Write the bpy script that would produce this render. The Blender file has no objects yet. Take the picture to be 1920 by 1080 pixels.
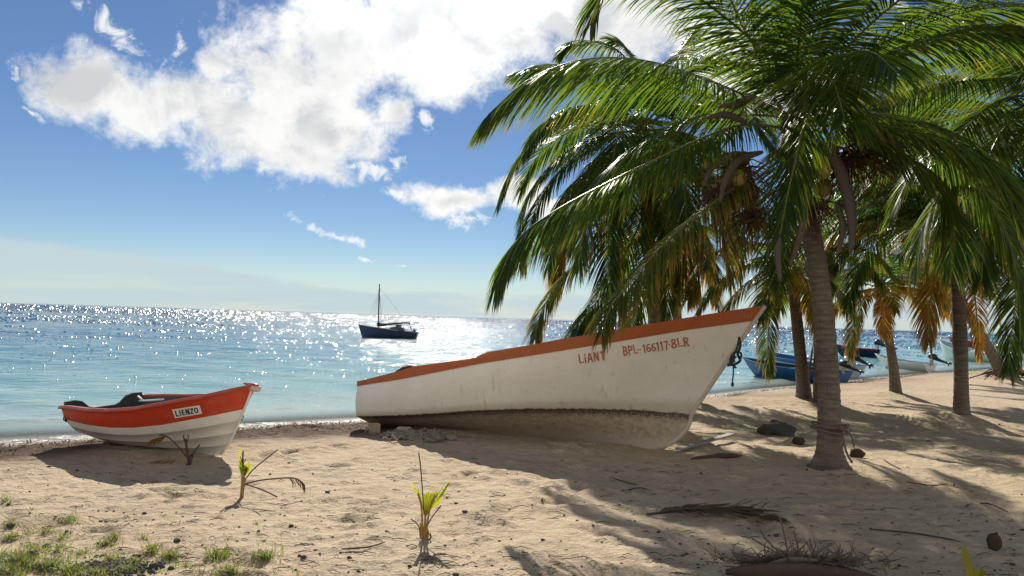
import bpy, math, random
import numpy as np
from mathutils import Vector, Matrix
from mathutils.bvhtree import BVHTree

rad = math.radians
scene = bpy.context.scene
COL = scene.collection
V = Vector

# ------------------------------------------------------------------ camera
FPX = 1413.0                                   # focal length in pixels of a 1920 px wide frame
PITCH, ROLL, EYE = rad(2.28), rad(1.75), 1.60
f_ = V((0, math.cos(PITCH), math.sin(PITCH)))
r0 = V((1, 0, 0)); u0 = V((0, -math.sin(PITCH), math.cos(PITCH)))
r_ = math.cos(ROLL) * r0 + math.sin(ROLL) * u0
u_ = -math.sin(ROLL) * r0 + math.cos(ROLL) * u0
cam = bpy.data.cameras.new('camera')
cam.sensor_width = 36.0
cam.lens = FPX / 1920.0 * 36.0
cam.clip_start, cam.clip_end = 0.05, 60000
camo = bpy.data.objects.new('camera', cam); COL.objects.link(camo)
M3 = Matrix((r_, u_, -f_)).transposed()
camo.matrix_world = Matrix.Translation((0, 0, EYE)) @ M3.to_4x4()
scene.camera = camo
CAMP = V((0, 0, EYE))

# ------------------------------------------------------------------ light
SUN_EL, SUN_AZ = rad(35.0), rad(-6.5)          # azimuth from +Y towards +X
sd = V((math.sin(SUN_AZ) * math.cos(SUN_EL), math.cos(SUN_AZ) * math.cos(SUN_EL), math.sin(SUN_EL)))
sl = bpy.data.lights.new('sun', 'SUN'); sl.energy = 5.0; sl.angle = rad(0.6); sl.color = (1.0, 0.93, 0.80)
so = bpy.data.objects.new('sun', sl); COL.objects.link(so)
so.rotation_euler = (-sd).to_track_quat('-Z', 'Y').to_euler()
scene.view_settings.view_transform = 'Standard'
scene.view_settings.look = 'None'
scene.view_settings.exposure = 0.56
scene.view_settings.gamma = 1.0
scene.cycles.max_bounces = 7
scene.cycles.transparent_max_bounces = 12
scene.cycles.sample_clamp_indirect = 4.0
scene.cycles.use_denoising = True
scene.cycles.caustics_reflective = False
scene.cycles.caustics_refractive = False


def ray(px, py):
    return (r_ * (px - 960.0) + u_ * (540.0 - py) + f_ * FPX).normalized()

def at(px, py, D):                             # world point seen at a photo pixel, at forward distance D
    d = ray(px, py); return CAMP + d * (D / d.y)

def proj(p):
    d = V(p) - CAMP; w = d.dot(f_)
    return 960 + FPX * d.dot(r_) / w, 540 - FPX * d.dot(u_) / w

def lerp(a, b, t): return a + (b - a) * t
def smooth(t): t = np.clip(t, 0, 1); return t * t * (3 - 2 * t)
def polyf(pts):
    xs = [p[0] for p in pts]; ys = [p[1] for p in pts]
    return lambda x: float(np.interp(x, xs, ys))

# ------------------------------------------------------------------ world: sky and clouds
def uv_of(px, py):
    d = ray(px, py); return math.atan2(d.x, d.y), math.asin(d.z)

world = bpy.data.worlds.new("World"); scene.world = world; world.use_nodes = True
wt = world.node_tree; wn = wt.nodes; wl = wt.links; wn.clear()
def N(tree, typ, **kw):
    n = tree.nodes.new(typ)
    for k, v in kw.items():
        if k == 'inp':
            for kk, vv in v.items(): n.inputs[kk].default_value = vv
        else: setattr(n, k, v)
    return n
def math_(tree, op, a, b=None, c=None, clamp=False):
    n = tree.nodes.new('ShaderNodeMath'); n.operation = op; n.use_clamp = clamp
    for i, x in enumerate((a, b, c)):
        if x is None: continue
        if isinstance(x, (int, float)): n.inputs[i].default_value = x
        else: tree.links.new(x, n.inputs[i])
    return n.outputs[0]
def mapr(tree, val, a, b, c=0.0, d=1.0, kind='SMOOTHSTEP'):
    n = tree.nodes.new('ShaderNodeMapRange'); n.interpolation_type = kind
    tree.links.new(val, n.inputs[0])
    for i, x in zip((1, 2, 3, 4), (a, b, c, d)): n.inputs[i].default_value = x
    return n.outputs[0]
def mixc(tree, fac, a, b, mode='MIX'):
    n = tree.nodes.new('ShaderNodeMix'); n.data_type = 'RGBA'; n.blend_type = mode; n.clamp_factor = True
    for idx, x in ((0, fac), (6, a), (7, b)):
        if isinstance(x, (int, float)): n.inputs[idx].default_value = x
        elif isinstance(x, (tuple, list)): n.inputs[idx].default_value = (*x[:3], 1)
        else: tree.links.new(x, n.inputs[idx])
    return n.outputs[2]

sky = N(wt, 'ShaderNodeTexSky', sky_type='NISHITA', sun_disc=False)
sky.sun_elevation = SUN_EL; sky.sun_rotation = SUN_AZ
sky.altitude = 0; sky.air_density = 0.85; sky.dust_density = 0.05; sky.ozone_density = 3.0
tc = N(wt, 'ShaderNodeTexCoord')
sep = N(wt, 'ShaderNodeSeparateXYZ'); wl.new(tc.outputs['Generated'], sep.inputs[0])
az = math_(wt, 'ARCTAN2', sep.outputs[0], sep.outputs[1])
el = math_(wt, 'ARCSINE', sep.outputs[2])
uv = N(wt, 'ShaderNodeCombineXYZ'); wl.new(az, uv.inputs[0]); wl.new(el, uv.inputs[1])
def noise(tree, vec, scale, detail=6, rough=0.55, dist=0.0, lac=2.0):
    n = N(tree, 'ShaderNodeTexNoise', inp={'Scale': scale, 'Detail': detail, 'Roughness': rough, 'Distortion': dist, 'Lacunarity': lac})
    tree.links.new(vec, n.inputs['Vector']); return n.outputs['Fac']
# domain warp gives billows
wn1 = N(wt, 'ShaderNodeTexNoise', inp={'Scale': 9.0, 'Detail': 4.0, 'Roughness': 0.6}); wl.new(tc.outputs['Generated'], wn1.inputs['Vector'])
sub = N(wt, 'ShaderNodeVectorMath', operation='SUBTRACT'); wl.new(wn1.outputs['Color'], sub.inputs[0]); sub.inputs[1].default_value = (.5, .5, .5)
scl = N(wt, 'ShaderNodeVectorMath', operation='SCALE'); wl.new(sub.outputs[0], scl.inputs[0]); scl.inputs['Scale'].default_value = 0.05
uvw = N(wt, 'ShaderNodeVectorMath', operation='ADD'); wl.new(uv.outputs[0], uvw.inputs[0]); wl.new(scl.outputs[0], uvw.inputs[1])
BL = [  # centre px, half-widths px, tilt deg (clockwise in the picture)
    (165, 170, 100, 66, 0), (255, 205, 90, 55, 10), (350, 190, 110, 60, -10), (430, 215, 150, 95, 20), (400, 120, 45, 60, 0),
    (560, 170, 170, 140, -15), (640, 70, 170, 110, 0), (760, 60, 170, 140, -10), (900, 30, 230, 110, 0), (1060, 20, 250, 100, 0),
    (1230, 40, 230, 75, 10), (800, 140, 110, 80, -20), (745, 215, 60, 55, 0), (500, 280, 170, 38, 12), (640, 240, 110, 70, 0), (530, 322, 62, 18, 10), (700, 326, 36, 24, 0), (642, 324, 34, 10, -12),
    (752, 312, 18, 14, 0), (806, 238, 12, 22, -30), (865, 378, 92, 30, -4), (965, 368, 75, 34, 8), (885, 415, 38, 20, 0), (760, 378, 40, 9, 10),
    (1050, 400, 80, 24, 0), (640, 445, 66, 9, 14), (690, 487, 16, 7, 0), (752, 492, 16, 5, -5), (210, 60, 60, 20, 25), (330, 75, 12, 38, 10),
    (1400, 150, 130, 60, 20), (1710, 22, 40, 14, 30), (45, 125, 10, 22, 20), (60, 212, 14, 6, 20)]
mins = None; minb = None
for (px, py, a, b, tl) in BL:
    u, v = uv_of(px, py)
    mp = N(wt, 'ShaderNodeMapping', vector_type='TEXTURE')
    mp.inputs['Location'].default_value = (u, v, 0)
    mp.inputs['Rotation'].default_value = (0, 0, rad(-tl) - ROLL)
    mp.inputs['Scale'].default_value = (a / FPX, b / FPX * math.cos(v), 1)
    wl.new(uvw.outputs[0], mp.inputs['Vector'])
    ln = N(wt, 'ShaderNodeVectorMath', operation='LENGTH'); wl.new(mp.outputs[0], ln.inputs[0])
    # small clouds keep a soft core, big ones a broad one
    if min(a, b) < 28 and a < 68:
        minb = ln.outputs['Value'] if minb is None else math_(wt, 'SMOOTH_MIN', minb, ln.outputs['Value'], 0.2)
    else:
        mins = ln.outputs['Value'] if mins is None else math_(wt, 'SMOOTH_MIN', mins, ln.outputs['Value'], 0.25)
field = math_(wt, 'SUBTRACT', 1.12, mins)
fb = noise(wt, tc.outputs['Generated'], 13.0, 10, 0.66, 0.15)
fb2 = noise(wt, tc.outputs['Generated'], 3.4, 5, 0.5)
nz = math_(wt, 'MULTIPLY', math_(wt, 'SUBTRACT', fb, 0.5), 2.6)
dens = math_(wt, 'ADD', field, nz)
# unseen clouds added behind and beside the camera for fill light
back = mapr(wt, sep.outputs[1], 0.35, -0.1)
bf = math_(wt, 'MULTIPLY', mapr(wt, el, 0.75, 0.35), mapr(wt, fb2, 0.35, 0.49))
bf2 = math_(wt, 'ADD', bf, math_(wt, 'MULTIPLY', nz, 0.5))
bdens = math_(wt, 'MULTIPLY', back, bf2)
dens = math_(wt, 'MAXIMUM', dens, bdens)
fine = noise(wt, tc.outputs['Generated'], 34.0, 8, 0.68, 0.6)
wisp = math_(wt, 'ADD', math_(wt, 'SUBTRACT', 1.35, minb), math_(wt, 'MULTIPLY', math_(wt, 'SUBTRACT', fine, 0.5), 5.5))
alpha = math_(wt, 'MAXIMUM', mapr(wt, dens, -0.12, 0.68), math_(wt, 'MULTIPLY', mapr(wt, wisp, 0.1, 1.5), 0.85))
thick = mapr(wt, math_(wt, 'ADD', field, math_(wt, 'MULTIPLY', math_(wt, 'SUBTRACT', fb2, .5), 3.0)), 0.15, 0.95)
shadn = mapr(wt, noise(wt, tc.outputs['Generated'], 8.5, 9, 0.62, 0.3), 0.40, 0.60)
shade = math_(wt, 'MULTIPLY', thick, math_(wt, 'ADD', 0.12, math_(wt, 'MULTIPLY', shadn, 0.68)))
ccol = mixc(wt, shade, (0.70, 0.70, 0.68), (0.37, 0.385, 0.41))
# thin backlit edge, brighter toward the sun
sdot = N(wt, 'ShaderNodeVectorMath', operation='DOT_PRODUCT'); wl.new(tc.outputs['Generated'], sdot.inputs[0]); sdot.inputs[1].default_value = sd
near = mapr(wt, sdot.outputs['Value'], 0.945, 1.0, 0.0, 1.0)
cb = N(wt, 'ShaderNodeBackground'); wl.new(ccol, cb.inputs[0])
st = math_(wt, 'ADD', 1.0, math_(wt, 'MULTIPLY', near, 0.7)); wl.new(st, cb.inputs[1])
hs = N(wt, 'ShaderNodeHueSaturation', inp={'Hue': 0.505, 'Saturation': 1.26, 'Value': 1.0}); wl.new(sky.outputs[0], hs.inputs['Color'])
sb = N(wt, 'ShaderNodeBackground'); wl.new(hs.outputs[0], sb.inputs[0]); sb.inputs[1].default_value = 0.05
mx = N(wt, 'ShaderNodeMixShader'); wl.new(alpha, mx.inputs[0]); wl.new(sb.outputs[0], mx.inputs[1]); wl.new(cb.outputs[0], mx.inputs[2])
# low veil of thin cloud above the horizon, deeper on the left
u1, v1 = uv_of(0, 438); u2, v2 = uv_of(640, 532)
slope = (v2 - v1) / (u2 - u1)
st_map = N(wt, 'ShaderNodeMapping', vector_type='POINT'); st_map.inputs['Scale'].default_value = (3.0, 26.0, 1); st_map.inputs['Rotation'].default_value = (0, 0, -slope)
wl.new(uv.outputs[0], st_map.inputs['Vector'])
vn = noise(wt, st_map.outputs[0], 1.6, 6, 0.55)
top = math_(wt, 'ADD', math_(wt, 'MULTIPLY', az, slope), v1 - slope * u1)
top = math_(wt, 'MAXIMUM', top, 0.035)
dv = math_(wt, 'SUBTRACT', math_(wt, 'ADD', top, math_(wt, 'MULTIPLY', math_(wt, 'SUBTRACT', vn, .5), 0.03)), el)
vf = mapr(wt, dv, -0.003, 0.010, 0.0, 1.0)
vf = math_(wt, 'MULTIPLY', vf, mapr(wt, vn, 0.3, 0.6, 0.55, 1.0))
vf = math_(wt, 'MULTIPLY', vf, mapr(wt, sep.outputs[1], -0.2, 0.4))
hz = mapr(wt, el, 0.085, -0.03, 0.0, 0.75)
vf = math_(wt, 'MAXIMUM', vf, hz)
vb = N(wt, 'ShaderNodeBackground', inp={0: (0.38, 0.46, 0.48, 1), 1: 1.0})
mx2 = N(wt, 'ShaderNodeMixShader'); wl.new(vf, mx2.inputs[0]); wl.new(mx.outputs[0], mx2.inputs[1]); wl.new(vb.outputs[0], mx2.inputs[2])
wo = N(wt, 'ShaderNodeOutputWorld'); wl.new(mx2.outputs[0], wo.inputs[0])
world.cycles.sampling_method = 'MANUAL'; world.cycles.sample_map_resolution = 512

# ------------------------------------------------------------------ mesh helpers
class MB:
    def __init__(s): s.v = []; s.f = []; s.m = []; s.c = []
    def add(s, vs, fs, m=0, c=(0, 0, 0)):
        o = len(s.v); s.v.extend([tuple(p) for p in vs]); s.f.extend([tuple(i + o for i in f) for f in fs])
        s.m.extend([m] * len(fs))
        if isinstance(c, list): s.c.extend(c)
        else: s.c.extend([c] * len(vs))
    def box(s, c, sx, sy, sz, m=0, R=None, col=(0, 0, 0)):
        vs = [V((x * sx / 2, y * sy / 2, z * sz / 2)) for x in (-1, 1) for y in (-1, 1) for z in (-1, 1)]
        if R is not None: vs = [R @ p for p in vs]
        vs = [V(c) + p for p in vs]
        s.add(vs, [(0, 1, 3, 2), (4, 6, 7, 5), (0, 4, 5, 1), (2, 3, 7, 6), (0, 2, 6, 4), (1, 5, 7, 3)], m, col)
    def tube(s, pts, radii, n=8, m=0, cap=True, col=(0, 0, 0), squash=1.0, ref=None):
        pts = [V(p) for p in pts]; k = len(pts)
        if isinstance(radii, (int, float)): radii = [radii] * k
        vs = []; prev = None
        for i, p in enumerate(pts):
            t = (pts[min(i + 1, k - 1)] - pts[max(i - 1, 0)]).normalized()
            a = (V(ref) if ref is not None else V((0, 0, 1))) if prev is None else prev
            a = a - t * a.dot(t)
            if a.length < 1e-3: a = t.orthogonal()
            a.normalize(); prev = a; b = t.cross(a)
            for j in range(n):
                th = 2 * math.pi * j / n
                vs.append(p + (a * math.cos(th) * squash + b * math.sin(th)) * radii[i])
        fs = [(i * n + j, i * n + (j + 1) % n, (i + 1) * n + (j + 1) % n, (i + 1) * n + j) for i in range(k - 1) for j in range(n)]
        if cap: fs += [tuple(range(n))[::-1], tuple((k - 1) * n + j for j in range(n))]
        s.add(vs, fs, m, col)
    def blob(s, c, r, m=0, nz=0.15, seed=0, n=12, R=None, col=(0, 0, 0)):
        rnd = random.Random(seed); ph = [rnd.uniform(0, 6.28) for _ in range(8)]
        vs = []; fs = []; h = n // 2 + 1
        for i in range(h + 1):
            th = math.pi * i / h
            for j in range(n):
                f = 2 * math.pi * j / n
                k = 1 + nz * (math.sin(2 * f + ph[0] + 2 * th) + .7 * math.sin(3 * f + ph[1] - 3 * th) + .5 * math.sin(5 * th + ph[2] + f) + .4 * math.sin(7 * f + ph[3] + 4 * th)) / 2
                p = V((math.sin(th) * math.cos(f) * r[0], math.sin(th) * math.sin(f) * r[1], math.cos(th) * r[2])) * k
                if i in (0, h): p = V((0, 0, math.cos(th) * r[2]))
                vs.append(V(c) + (R @ p if R is not None else p))
        for i in range(h):
            for j in range(n): fs.append((i * n + j, (i + 1) * n + j, (i + 1) * n + (j + 1) % n, i * n + (j + 1) % n))
        s.add(vs, fs, m, col)
    def build(s, name, mats, parent=None, smooth_=True):
        me = bpy.data.meshes.new(name); me.from_pydata(s.v, [], s.f)
        for m in (mats if isinstance(mats, (list, tuple)) else [mats]): me.materials.append(m)
        me.polygons.foreach_set('material_index', np.array(s.m, dtype=np.int32))
        if smooth_: me.polygons.foreach_set('use_smooth', np.ones(len(s.f), dtype=bool))
        ca = me.color_attributes.new('data', 'FLOAT_COLOR', 'POINT')
        c = np.ones((len(s.v), 4), dtype=np.float32); c[:, :3] = np.array(s.c, dtype=np.float32).reshape(-1, 3)
        ca.data.foreach_set('color', c.ravel()); me.update()
        o = bpy.data.objects.new(name, me); COL.objects.link(o)
        if parent is not None: o.parent = parent; o.matrix_parent_inverse = parent.matrix_world.inverted()
        return o

def thing(name, label, cat, loc, group=None):
    o = bpy.data.objects.new(name, None); COL.objects.link(o); o.location = loc
    o.empty_display_size = 0.3
    o.matrix_world = Matrix.Translation(loc)
    o['label'] = label; o['category'] = cat
    if group: o['group'] = group
    return o
def tag(o, label, cat, group=None):
    o['label'] = label; o['category'] = cat
    if group: o['group'] = group
    return o
def bez(pts, n):                                # smooth curve through points (Catmull-Rom)
    P = [V(p) for p in pts]; P = [2 * P[0] - P[1]] + P + [2 * P[-1] - P[-2]]
    out = []; segs = len(P) - 3
    for i in range(n + 1):
        x = i / n * segs; k = min(int(x), segs - 1); t = x - k
        a, b, c, d = P[k:k + 4]
        out.append(0.5 * ((2 * b) + (c - a) * t + (2 * a - 5 * b + 4 * c - d) * t * t + (3 * b - a - 3 * c + d) * t ** 3))
    return out

# ------------------------------------------------------------------ materials
def newmat(name):
    m = bpy.data.materials.new(name); m.use_nodes = True; t = m.node_tree
    b = t.nodes['Principled BSDF']; return m, t, b
def attr(t, name='data'):
    n = N(t, 'ShaderNodeAttribute', attribute_name=name); s = N(t, 'ShaderNodeSeparateColor'); t.links.new(n.outputs['Color'], s.inputs[0]); return s.outputs
def objco(t): return N(t, 'ShaderNodeTexCoord').outputs['Object']
def bump(t, b, h, strength, dist=0.01, nrm=None):
    n = N(t, 'ShaderNodeBump', inp={'Strength': strength, 'Distance': dist}); t.links.new(h, n.inputs['Height'])
    if nrm is not None: t.links.new(nrm, n.inputs['Normal'])
    t.links.new(n.outputs[0], b.inputs['Normal']); return n.outputs[0]

def paint(name, col, rough=0.5, dirt=None, dirt_amt=0.4, scale=6.0, bumps=0.15, spec=0.4):
    m, t, b = newmat(name); co = objco(t)
    n1 = noise(t, co, scale, 8, 0.65); n2 = noise(t, co, scale * 9, 4, 0.6)
    dirt = dirt or tuple(c * 0.45 for c in col)
    f = math_(t, 'MULTIPLY', mapr(t, n1, 0.5, 0.78), dirt_amt)
    c = mixc(t, f, col, dirt)
    c = mixc(t, math_(t, 'MULTIPLY', mapr(t, n2, 0.35, 0.75), 0.18), c, tuple(x * 0.6 for x in col))
    t.links.new(c, b.inputs['Base Color'])
    b.inputs['Roughness'].default_value = rough; b.inputs['Specular IOR Level'].default_value = spec
    bump(t, b, math_(t, 'ADD', n1, math_(t, 'MULTIPLY', n2, .3)), bumps, 0.01)
    return m

# --- sand
M_SAND, t, b = newmat('sand')
geo = N(t, 'ShaderNodeNewGeometry').outputs['Position']; a = attr(t)
n1 = noise(t, geo, 0.6, 6, 0.6); n2 = noise(t, geo, 7.0, 8, 0.6); n3 = noise(t, geo, 60.0, 3, 0.6); n4 = noise(t, geo, 190.0, 2, 0.6)
c = mixc(t, mapr(t, n1, .3, .7), (0.49, 0.395, 0.28), (0.43, 0.335, 0.23))
c = mixc(t, math_(t, 'MULTIPLY', mapr(t, n2, .45, .75), .45), c, (0.30, 0.215, 0.13))
c = mixc(t, math_(t, 'MULTIPLY', mapr(t, n3, .58, .72), .55), c, (0.19, 0.13, 0.08))
c = mixc(t, math_(t, 'MULTIPLY', mapr(t, n3, .40, .26), .35), c, (0.60, 0.50, 0.37))
wr = math_(t, 'MULTIPLY', a[0], mapr(t, math_(t, 'ADD', math_(t, 'MULTIPLY', n3, .6), math_(t, 'MULTIPLY', n2, .5)), .27, .44))
c = mixc(t, wr, c, (0.075, 0.040, 0.022))
gr = math_(t, 'MULTIPLY', a[2], mapr(t, math_(t, 'ADD', math_(t, 'MULTIPLY', n2, .6), math_(t, 'MULTIPLY', n3, .3)), .46, .60))
c = mixc(t, gr, c, (0.075, 0.07, 0.03))
c = mixc(t, a[1], c, (0.20, 0.155, 0.105))
t.links.new(c, b.inputs['Base Color'])
rg = math_(t, 'SUBTRACT', 0.95, math_(t, 'MULTIPLY', a[1], 0.55)); t.links.new(rg, b.inputs['Roughness'])
b.inputs['Specular IOR Level'].default_value = 0.25
h = math_(t, 'ADD', math_(t, 'MULTIPLY', n2, 1.4), math_(t, 'ADD', math_(t, 'MULTIPLY', n3, .22), math_(t, 'MULTIPLY', n4, .07)))
h = math_(t, 'ADD', h, math_(t, 'MULTIPLY', noise(t, geo, 22.0, 4, .6), .45))
bump(t, b, h, 0.95, 0.048)

# --- water
def sea_mat(name, waves=True):
    M_, t, b = newmat(name)
    geo = N(t, 'ShaderNodeNewGeometry').outputs['Position']; a = attr(t)   # R = offshore distance / 100
    sdist = math_(t, 'MULTIPLY', a[0], 100.0)
    big = noise(t, geo, 0.05, 4, .6)
    s2 = math_(t, 'MULTIPLY', sdist, mapr(t, big, .2, .8, .7, 1.4, 'LINEAR'))
    ramp = N(t, 'ShaderNodeValToRGB'); ramp.color_ramp.interpolation = 'EASE'
    t.links.new(math_(t, 'POWER', math_(t, 'DIVIDE', s2, 400.0, clamp=True), 0.4), ramp.inputs[0])
    stops = [(0.0, (0.42, 0.37, 0.27)), (0.10, (0.31, 0.37, 0.31)), (0.20, (0.14, 0.30, 0.29)), (0.32, (0.03, 0.16, 0.23)), (0.42, (0.008, 0.095, 0.19)), (0.68, (0.010, 0.065, 0.14)), (0.80, (0.008, 0.035, 0.09)), (1.0, (0.006, 0.028, 0.08))]
    cr = ramp.color_ramp
    cr.elements[0].position = stops[0][0]; cr.elements[0].color = (*stops[0][1], 1)
    cr.elements[1].position = stops[-1][0]; cr.elements[1].color = (*stops[-1][1], 1)
    for p_, c_ in stops[1:-1]:
        e = cr.elements.new(p_); e.color = (*c_, 1)
    wc = ramp.outputs[0]
    # patches of seagrass and sand on the bottom
    mp = N(t, 'ShaderNodeMapping'); mp.inputs['Rotation'].default_value = (0, 0, rad(-38)); mp.inputs['Scale'].default_value = (1, 2.6, 1); t.links.new(geo, mp.inputs['Vector'])
    pt = noise(t, mp.outputs[0], 0.11, 6, .6)
    wc = mixc(t, math_(t, 'MULTIPLY', mapr(t, pt, .5, .68), mapr(t, sdist, 3, 12, 0, .5)), wc, (0.012, 0.07, 0.11))
    # foam
    fn = noise(t, mp.outputs[0], 1.6, 6, .6); fn2 = noise(t, mp.outputs[0], 9.0, 6, .65)
    sw = math_(t, 'ADD', sdist, math_(t, 'MULTIPLY', math_(t, 'SUBTRACT', fn, .5), 1.1))
    foam = math_(t, 'MULTIPLY', mapr(t, sw, .22, .02), mapr(t, fn2, .42, .60))
    foam = math_(t, 'MULTIPLY', foam, a[2])
    wc = mixc(t, foam, wc, (0.75, 0.75, 0.73))
    t.links.new(wc, b.inputs['Base Color'])
    b.inputs['IOR'].default_value = 1.33
    rgh = math_(t, 'ADD', mapr(t, sdist, 5, 300, 0.05, 0.09, 'LINEAR') if waves else .16, math_(t, 'MULTIPLY', foam, .5)); t.links.new(rgh, b.inputs['Roughness'])
    if not waves: return M_
    al = mapr(t, sdist, 0.02, 1.6, 0.22, 1.0)
    al = math_(t, 'MAXIMUM', al, foam); t.links.new(al, b.inputs['Alpha'])
    mw = N(t, 'ShaderNodeMapping'); mw.inputs['Rotation'].default_value = (0, 0, rad(-20)); mw.inputs['Scale'].default_value = (1, 1.9, 1); t.links.new(geo, mw.inputs['Vector'])
    w1 = noise(t, mw.outputs[0], 0.9, 3, .6); w2 = noise(t, mw.outputs[0], 4.2, 4, .65, .4); w3 = noise(t, mw.outputs[0], 16.0, 3, .6, .3); w0 = noise(t, mw.outputs[0], 0.12, 3, .5)
    gust = noise(t, mw.outputs[0], 0.22, 3, .6); gust2 = noise(t, mw.outputs[0], 0.9, 2, .5)
    gk = math_(t, 'MULTIPLY', mapr(t, gust, .34, .62, .25, 1.25), mapr(t, gust2, .36, .60, .35, 1.3))
    h = math_(t, 'ADD', math_(t, 'ADD', math_(t, 'MULTIPLY', w1, .30), math_(t, 'MULTIPLY', math_(t, 'MULTIPLY', w2, .075), gk)), math_(t, 'ADD', math_(t, 'MULTIPLY', math_(t, 'MULTIPLY', w3, .012), gk), math_(t, 'MULTIPLY', w0, 1.2)))
    bs = mapr(t, sdist, 0.0, 35.0, 0.35, 1.0, 'LINEAR')
    bn = N(t, 'ShaderNodeBump', inp={'Distance': 0.5}); t.links.new(h, bn.inputs['Height']); t.links.new(bs, bn.inputs['Strength']); t.links.new(bn.outputs[0], b.inputs['Normal'])
    return M_
M_SEA = sea_mat('sea_water')
# --- palm leaf (data: R = along the leaflet, G = random, B = dryness of the frond)
M_LEAF, t, b = newmat('palm_leaf')
a = attr(t)
g = mixc(t, a[1], (0.014, 0.040, 0.005), (0.040, 0.072, 0.010))
yl = mixc(t, a[1], (0.24, 0.19, 0.03), (0.30, 0.15, 0.035))
br = mixc(t, a[1], (0.16, 0.085, 0.03), (0.10, 0.06, 0.03))
dry = math_(t, 'ADD', a[2], math_(t, 'MULTIPLY', mapr(t, a[0], .45, 1.0), math_(t, 'ADD', .10, math_(t, 'MULTIPLY', a[1], .32))))
c = mixc(t, mapr(t, dry, .12, .62), g, yl); c = mixc(t, mapr(t, dry, .72, 1.1), c, br)
tg = mixc(t, a[1], (0.10, 0.22, 0.012), (0.26, 0.36, 0.03))
tyl = mixc(t, a[1], (0.75, 0.48, 0.05), (0.75, 0.33, 0.05))
tcg = mixc(t, mapr(t, dry, .12, .62), tg, tyl); tcg = mixc(t, mapr(t, dry, .72, 1.1), tcg, (0.25, 0.12, 0.04))
t.links.new(c, b.inputs['Base Color']); b.inputs['Roughness'].default_value = 0.42; b.inputs['Specular IOR Level'].default_value = 0.38
tr = N(t, 'ShaderNodeBsdfTranslucent'); t.links.new(tcg, tr.inputs[0])
mxs = N(t, 'ShaderNodeMixShader', inp={0: 0.45}); t.links.new(b.outputs[0], mxs.inputs[1]); t.links.new(tr.outputs[0], mxs.inputs[2])
t.links.new(mxs.outputs[0], t.nodes['Material Output'].inputs[0])
# --- rachis
M_RACH, t, b = newmat('frond_stalk'); a = attr(t)
c = mixc(t, mapr(t, a[2], .2, .8), (0.13, 0.14, 0.03), (0.22, 0.13, 0.05))
t.links.new(c, b.inputs['Base Color']); b.inputs['Roughness'].default_value = .4
# --- trunk
M_TRUNK, t, b = newmat('palm_trunk'); a = attr(t); co = objco(t)     # R = ring phase, G = height
mp = N(t, 'ShaderNodeMapping'); mp.inputs['Scale'].default_value = (1, 1, 5.0); t.links.new(co, mp.inputs['Vector'])
n1 = noise(t, mp.outputs[0], 5, 8, .65); n2 = noise(t, co, 38, 5, .7); n3 = noise(t, co, 2.2, 4, .6)
mv = N(t, 'ShaderNodeMapping'); mv.inputs['Scale'].default_value = (1, 1, .12); t.links.new(co, mv.inputs['Vector'])
nv = noise(t, mv.outputs[0], 45, 4, .6)
c = mixc(t, mapr(t, n1, .3, .7), (0.105, 0.078, 0.056), (0.20, 0.16, 0.12))
c = mixc(t, math_(t, 'MULTIPLY', math_(t, 'MULTIPLY', mapr(t, a[0], .30, .0), mapr(t, n3, .35, .65, .2, 1.0)), .8), c, (0.045, 0.032, 0.023))
c = mixc(t, math_(t, 'MULTIPLY', mapr(t, n2, .58, .72), .5), c, (0.32, 0.28, 0.23))
c = mixc(t, math_(t, 'MULTIPLY', mapr(t, nv, .56, .72), .5), c, (0.04, 0.03, 0.022))
c = mixc(t, math_(t, 'MULTIPLY', mapr(t, n3, .5, .7), .4), c, (0.08, 0.065, 0.045))
c = mixc(t, math_(t, 'MULTIPLY', mapr(t, math_(t, 'ADD', a[1], math_(t, 'MULTIPLY', math_(t, 'SUBTRACT', n1, .5), .12)), .15, .06), .65), c, (0.035, 0.027, 0.021))
t.links.new(c, b.inputs['Base Color']); b.inputs['Roughness'].default_value = .85
bump(t, b, math_(t, 'ADD', math_(t, 'ADD', n1, math_(t, 'MULTIPLY', nv, .6)), math_(t, 'MULTIPLY', n2, .5)), .8, .02)

M_YOUNG, t, b = newmat('young_leaf'); a = attr(t)
c = mixc(t, mapr(t, a[2], .1, .45), (0.13, 0.19, 0.018), (0.34, 0.27, 0.03)); c = mixc(t, mapr(t, a[2], .5, .8), c, (0.12, 0.07, 0.03))
t.links.new(c, b.inputs['Base Color']); b.inputs['Roughness'].default_value = .45
tr = N(t, 'ShaderNodeBsdfTranslucent'); t.links.new(mixc(t, mapr(t, a[2], .1, .45), (0.26, 0.34, 0.025), (0.62, 0.50, 0.04)), tr.inputs[0])
mxs = N(t, 'ShaderNodeMixShader', inp={0: 0.6}); t.links.new(b.outputs[0], mxs.inputs[1]); t.links.new(tr.outputs[0], mxs.inputs[2]); t.links.new(mxs.outputs[0], t.nodes['Material Output'].inputs[0])
M_SPATHE = paint('dry_spathe', (0.095, 0.072, 0.056), .6, (0.07, 0.045, 0.03), .8, 10, .4)
M_FIBRE = paint('crown_fibre', (0.10, 0.055, 0.028), .9, (0.05, 0.025, 0.012), .8, 20, .6)
M_COCO = paint('coconut_husk', (0.26, 0.20, 0.035), .45, (0.20, 0.09, 0.02), .6, 14, .1)
M_COCOG = paint('green_coconut', (0.14, 0.17, 0.03), .45, (0.20, 0.12, 0.02), .5, 14, .1)
M_HUSK = paint('old_husk', (0.055, 0.035, 0.024), .95, (0.03, 0.02, 0.015), .8, 12, .6)
M_STEM = paint('sapling_stem', (0.30, 0.17, 0.04), .6, (0.12, 0.06, 0.03), .7, 25, .3)
M_DEAD = paint('dead_stalk', (0.075, 0.05, 0.033), .8, (0.04, 0.025, 0.018), .6, 20, .4)
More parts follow.
